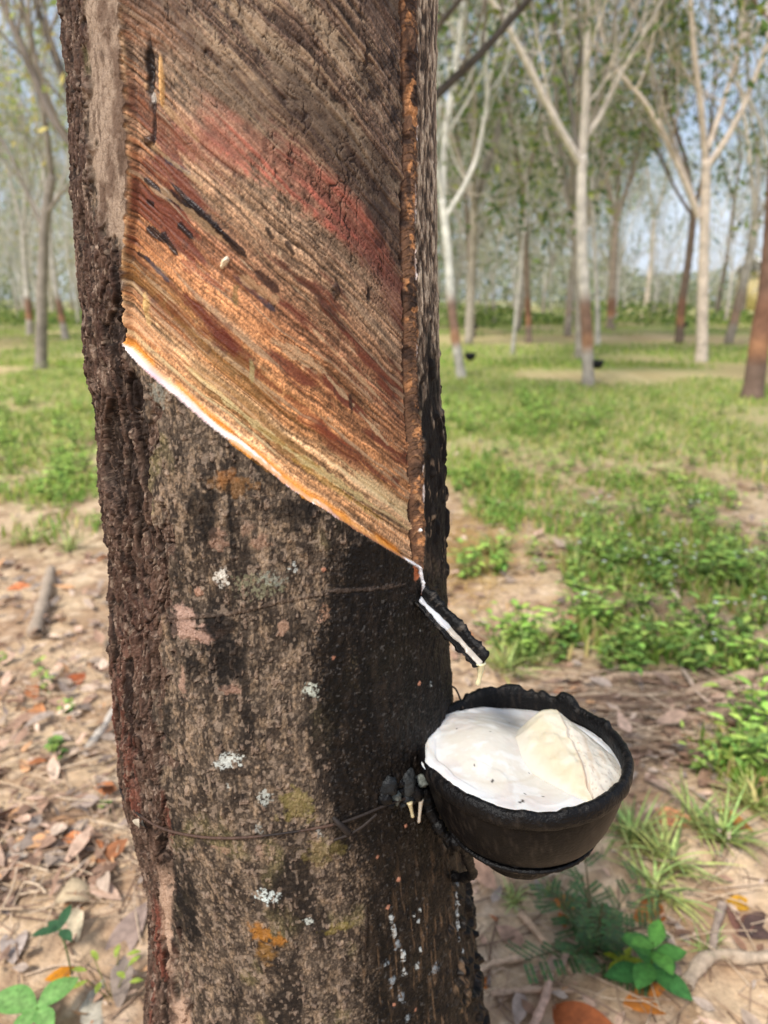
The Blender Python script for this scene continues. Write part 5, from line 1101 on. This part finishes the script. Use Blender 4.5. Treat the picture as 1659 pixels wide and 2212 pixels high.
while y < 66:
    x = -.70 * y - 4 + r3.uniform(0, 2)
    while x < .70 * y + 4:
        X = x + r3.gauss(0, .5); Y = y + r3.gauss(0, .8); pxl = CX + X / (Y * FWD[1] ) * FPX
        skip = (pxl > 1340 and Y > 22 and r3.random() < .62) or (Y < 21 and 900 < pxl < 1700 and r3.random() < .68) or (Y < 42 and pxl < 240 and r3.random() < .2)
        if 330 < pxl < 820 and r3.random() < .72: skip = True       # wholly behind the big trunk
        if not skip:
            if pxl < 500: k = r3.choice([0, 0, 3, 3, 5, 5, 3])
            elif pxl > 1340: k = r3.choice([0, 3, 5, 0, 1])
            else: k = r3.choice([1, 2, 4, 4, 0, 1, 0, 3])
            tm, bm_, cm, kd = protos[k]; o = tag(empty('rubber_tree', (X, Y, 0)), LAB[kd], 'tree', 'far rubber trees with bare twigs' if kd == 'bare' else 'far leafy rubber trees'); o.rotation_euler = (r3.gauss(0, .03), r3.gauss(0, .03), r3.uniform(0, 6.28)); s = r3.uniform(.8, 1.15) * (1 if y < 24 else .82); o.scale = (s * (1 if y < 24 else .85), s * (1 if y < 24 else .85), s * r3.uniform(1.0, 1.2))
            a = bpy.data.objects.new('trunk', tm); COL.objects.link(a); a.parent = o
            b = bpy.data.objects.new('branches', bm_); COL.objects.link(b); b.parent = a
            c_ = bpy.data.objects.new('crown', cm); COL.objects.link(c_); c_.parent = o
            nfar += 1
        x += (3.0 if y < 24 else 1.75) + .02 * y
    y += 3.6 + .05 * y
print('far trees', nfar)

# the crown of the near tapped tree, above the picture
t = Tree(90); t.tone = np.array([120., 100., 84.])
top = np.array([float(t_cx(2.7)), TY, 2.7])
for k in range(4):
    az = k * 1.6 + .4; t.grow(top, (math.cos(az) * .45, math.sin(az) * .45, .9), 2.8, .08, 0, 4, .22)
b_ = t.br.build('branches', M_TREE, trunk_ob); b_.matrix_parent_inverse = Matrix.Identity(4)
link('crown', t.leaves(7, .16, TONES), M_CROWN, tree)

# ------------------------------------------------------------------ far bushes, house
def leafmass(name, n, fx, size, tones, mat=M_CROWN):
    P = np.array([fx() for _ in range(n)]); d = rng.normal(0, 1, (n, 3)); d /= np.linalg.norm(d, axis=1, keepdims=True); e = np.cross(d, rng.normal(0, 1, (n, 3))); e /= np.linalg.norm(e, axis=1, keepdims=True); L = size * rng.uniform(.6, 1.4, (n, 1))
    V = np.stack([P - d * L * .5, P + e * L * .28, P + d * L * .5, P - e * L * .28], 1); tt = np.array([lin(q) for q in tones])[rng.integers(0, len(tones), n)] * rng.uniform(.6, 1.4, (n, 1)); return link(name, mesh_np(name, V.reshape(-1, 3), np.arange(n * 4).reshape(-1, 4), np.repeat(tt[:, None], 4, 1).reshape(-1, 3), smooth=False), mat)
def tl():
    x = rng.uniform(-75, 75); y = rng.uniform(78, 92); right = sstep(12, 30, x) * 1.0
    top = (6.0 + 4.5 * float(vnoise(np.array([x * .16]), np.array([3.]), 501)[0])) * (1 - .55 * float(right)); return (x, y, rng.uniform(0, top) )
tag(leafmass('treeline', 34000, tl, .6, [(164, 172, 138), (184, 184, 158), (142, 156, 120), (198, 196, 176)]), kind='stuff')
def ug():
    x = rng.uniform(-30, 32); y = rng.normal(34, 2.5); top = .35 + .8 * float(vnoise(np.array([x * .4]), np.array([7.]), 503)[0]) ** 1.5; return (x, y, rng.uniform(0, top))
tag(leafmass('undergrowth', 12000, ug, .22, [(122, 148, 74), (144, 164, 86), (98, 126, 66), (166, 176, 100)]), kind='stuff')
house = tag(empty('house', tuple(at(1650, 646, 70) * np.array([1, 1, 0]))), 'yellow walled house with a pale roof, far beyond the trees', 'house')
def boxmesh(name, lo, hi, c_):
    x0, y0, z0 = lo; x1, y1, z1 = hi; V = [(x0,y0,z0),(x1,y0,z0),(x1,y1,z0),(x0,y1,z0),(x0,y0,z1),(x1,y0,z1),(x1,y1,z1),(x0,y1,z1)]; return mesh_np(name, V, [(0,3,2,1),(4,5,6,7),(0,1,5,4),(1,2,6,5),(2,3,7,6),(3,0,4,7)], np.tile(lin(c_), (8, 1)), smooth=False)
M_WALL = tint_mat('painted_wall', rough=.85, noise_scale=2, amount=.12)
hx0, hx1 = at(1592, 600, 77)[0], at(1720, 600, 70)[0]; hz = at(1600, 582, 70)[2]
link('wall', boxmesh('wall', (hx0, 70, 0), (hx1, 77, hz), (226, 202, 148)), M_WALL, house)
V = [(hx0-.4,69.6,hz),(hx1+.4,69.6,hz),(hx1+.4,77.4,hz),(hx0-.4,77.4,hz),(hx0-.4,73.5,hz+1.3),(hx1+.4,73.5,hz+1.3)]
link('roof', mesh_np('roof', V, [(0,1,5,4),(2,3,4,5),(0,4,3,3),(1,2,5,5),(0,3,2,1)], np.tile(lin((214, 208, 200)), (6, 1)), smooth=False), M_WALL, house)
for k in range(3): link('window', boxmesh('window', (hx0 + 1 + k * 1.9, 69.95, 1.4), (hx0 + 1.8 + k * 1.9, 70.02, 2.7), (60, 60, 62)), M_WALL, house)
# ------------------------------------------------------------------ sky, sun, view
SUN_EL, SUN_AZ = R(52), R(215)                       # azimuth measured clockwise from +Y: behind the camera, to its left
world = bpy.data.worlds.new('World'); SC.world = world; world.use_nodes = True
nt = world.node_tree; bg = nt.nodes['Background']
sky = N(nt, 'ShaderNodeTexSky', sky_type='NISHITA', sun_disc=False, sun_elevation=SUN_EL, sun_rotation=SUN_AZ, air_density=1.0, dust_density=2.0, ozone_density=1.0)
tc = N(nt, 'ShaderNodeTexCoord'); no = N(nt, 'ShaderNodeTexNoise'); no.inputs['Scale'].default_value = 3.2; no.inputs['Detail'].default_value = 6; no.inputs['Roughness'].default_value = .6
mp = N(nt, 'ShaderNodeMapping'); mp.inputs['Scale'].default_value = (1, 1, 2.2)
nt.links.new(tc.outputs['Generated'], mp.inputs['Vector']); nt.links.new(mp.outputs['Vector'], no.inputs['Vector'])
rp = N(nt, 'ShaderNodeMapRange'); rp.inputs['From Min'].default_value = .40; rp.inputs['From Max'].default_value = .62; rp.inputs['To Min'].default_value = .25; rp.inputs['To Max'].default_value = .85
nt.links.new(no.outputs['Fac'], rp.inputs['Value'])
mx = N(nt, 'ShaderNodeMix', data_type='RGBA'); mx.inputs['B'].default_value = (6.4, 7.2, 8.6, 1)
nt.links.new(rp.outputs['Result'], mx.inputs['Factor']); nt.links.new(sky.outputs['Color'], mx.inputs[6]); mx.inputs[7].default_value = (6.4, 7.2, 8.6, 1)
nt.links.new(mx.outputs[2], bg.inputs['Color']); bg.inputs['Strength'].default_value = 0.092
sd = bpy.data.lights.new('sun', 'SUN'); sun = bpy.data.objects.new('sun', sd); COL.objects.link(sun)
sd.energy = 2.7; sd.angle = R(10); sd.color = (1.0, .95, .87)
sv = Vector((math.sin(SUN_AZ) * math.cos(SUN_EL), math.cos(SUN_AZ) * math.cos(SUN_EL), math.sin(SUN_EL)))
sun.rotation_euler = sv.to_track_quat('Z', 'Y').to_euler()
SC.view_settings.view_transform = 'Standard'; SC.view_settings.look = 'None'; SC.view_settings.gamma = 1; SC.view_settings.exposure = 0.70
SC.cycles.use_denoising = True
SC.cycles.max_bounces = 6; SC.cycles.diffuse_bounces = 3; SC.cycles.glossy_bounces = 2; SC.cycles.transmission_bounces = 2; SC.cycles.transparent_max_bounces = 4
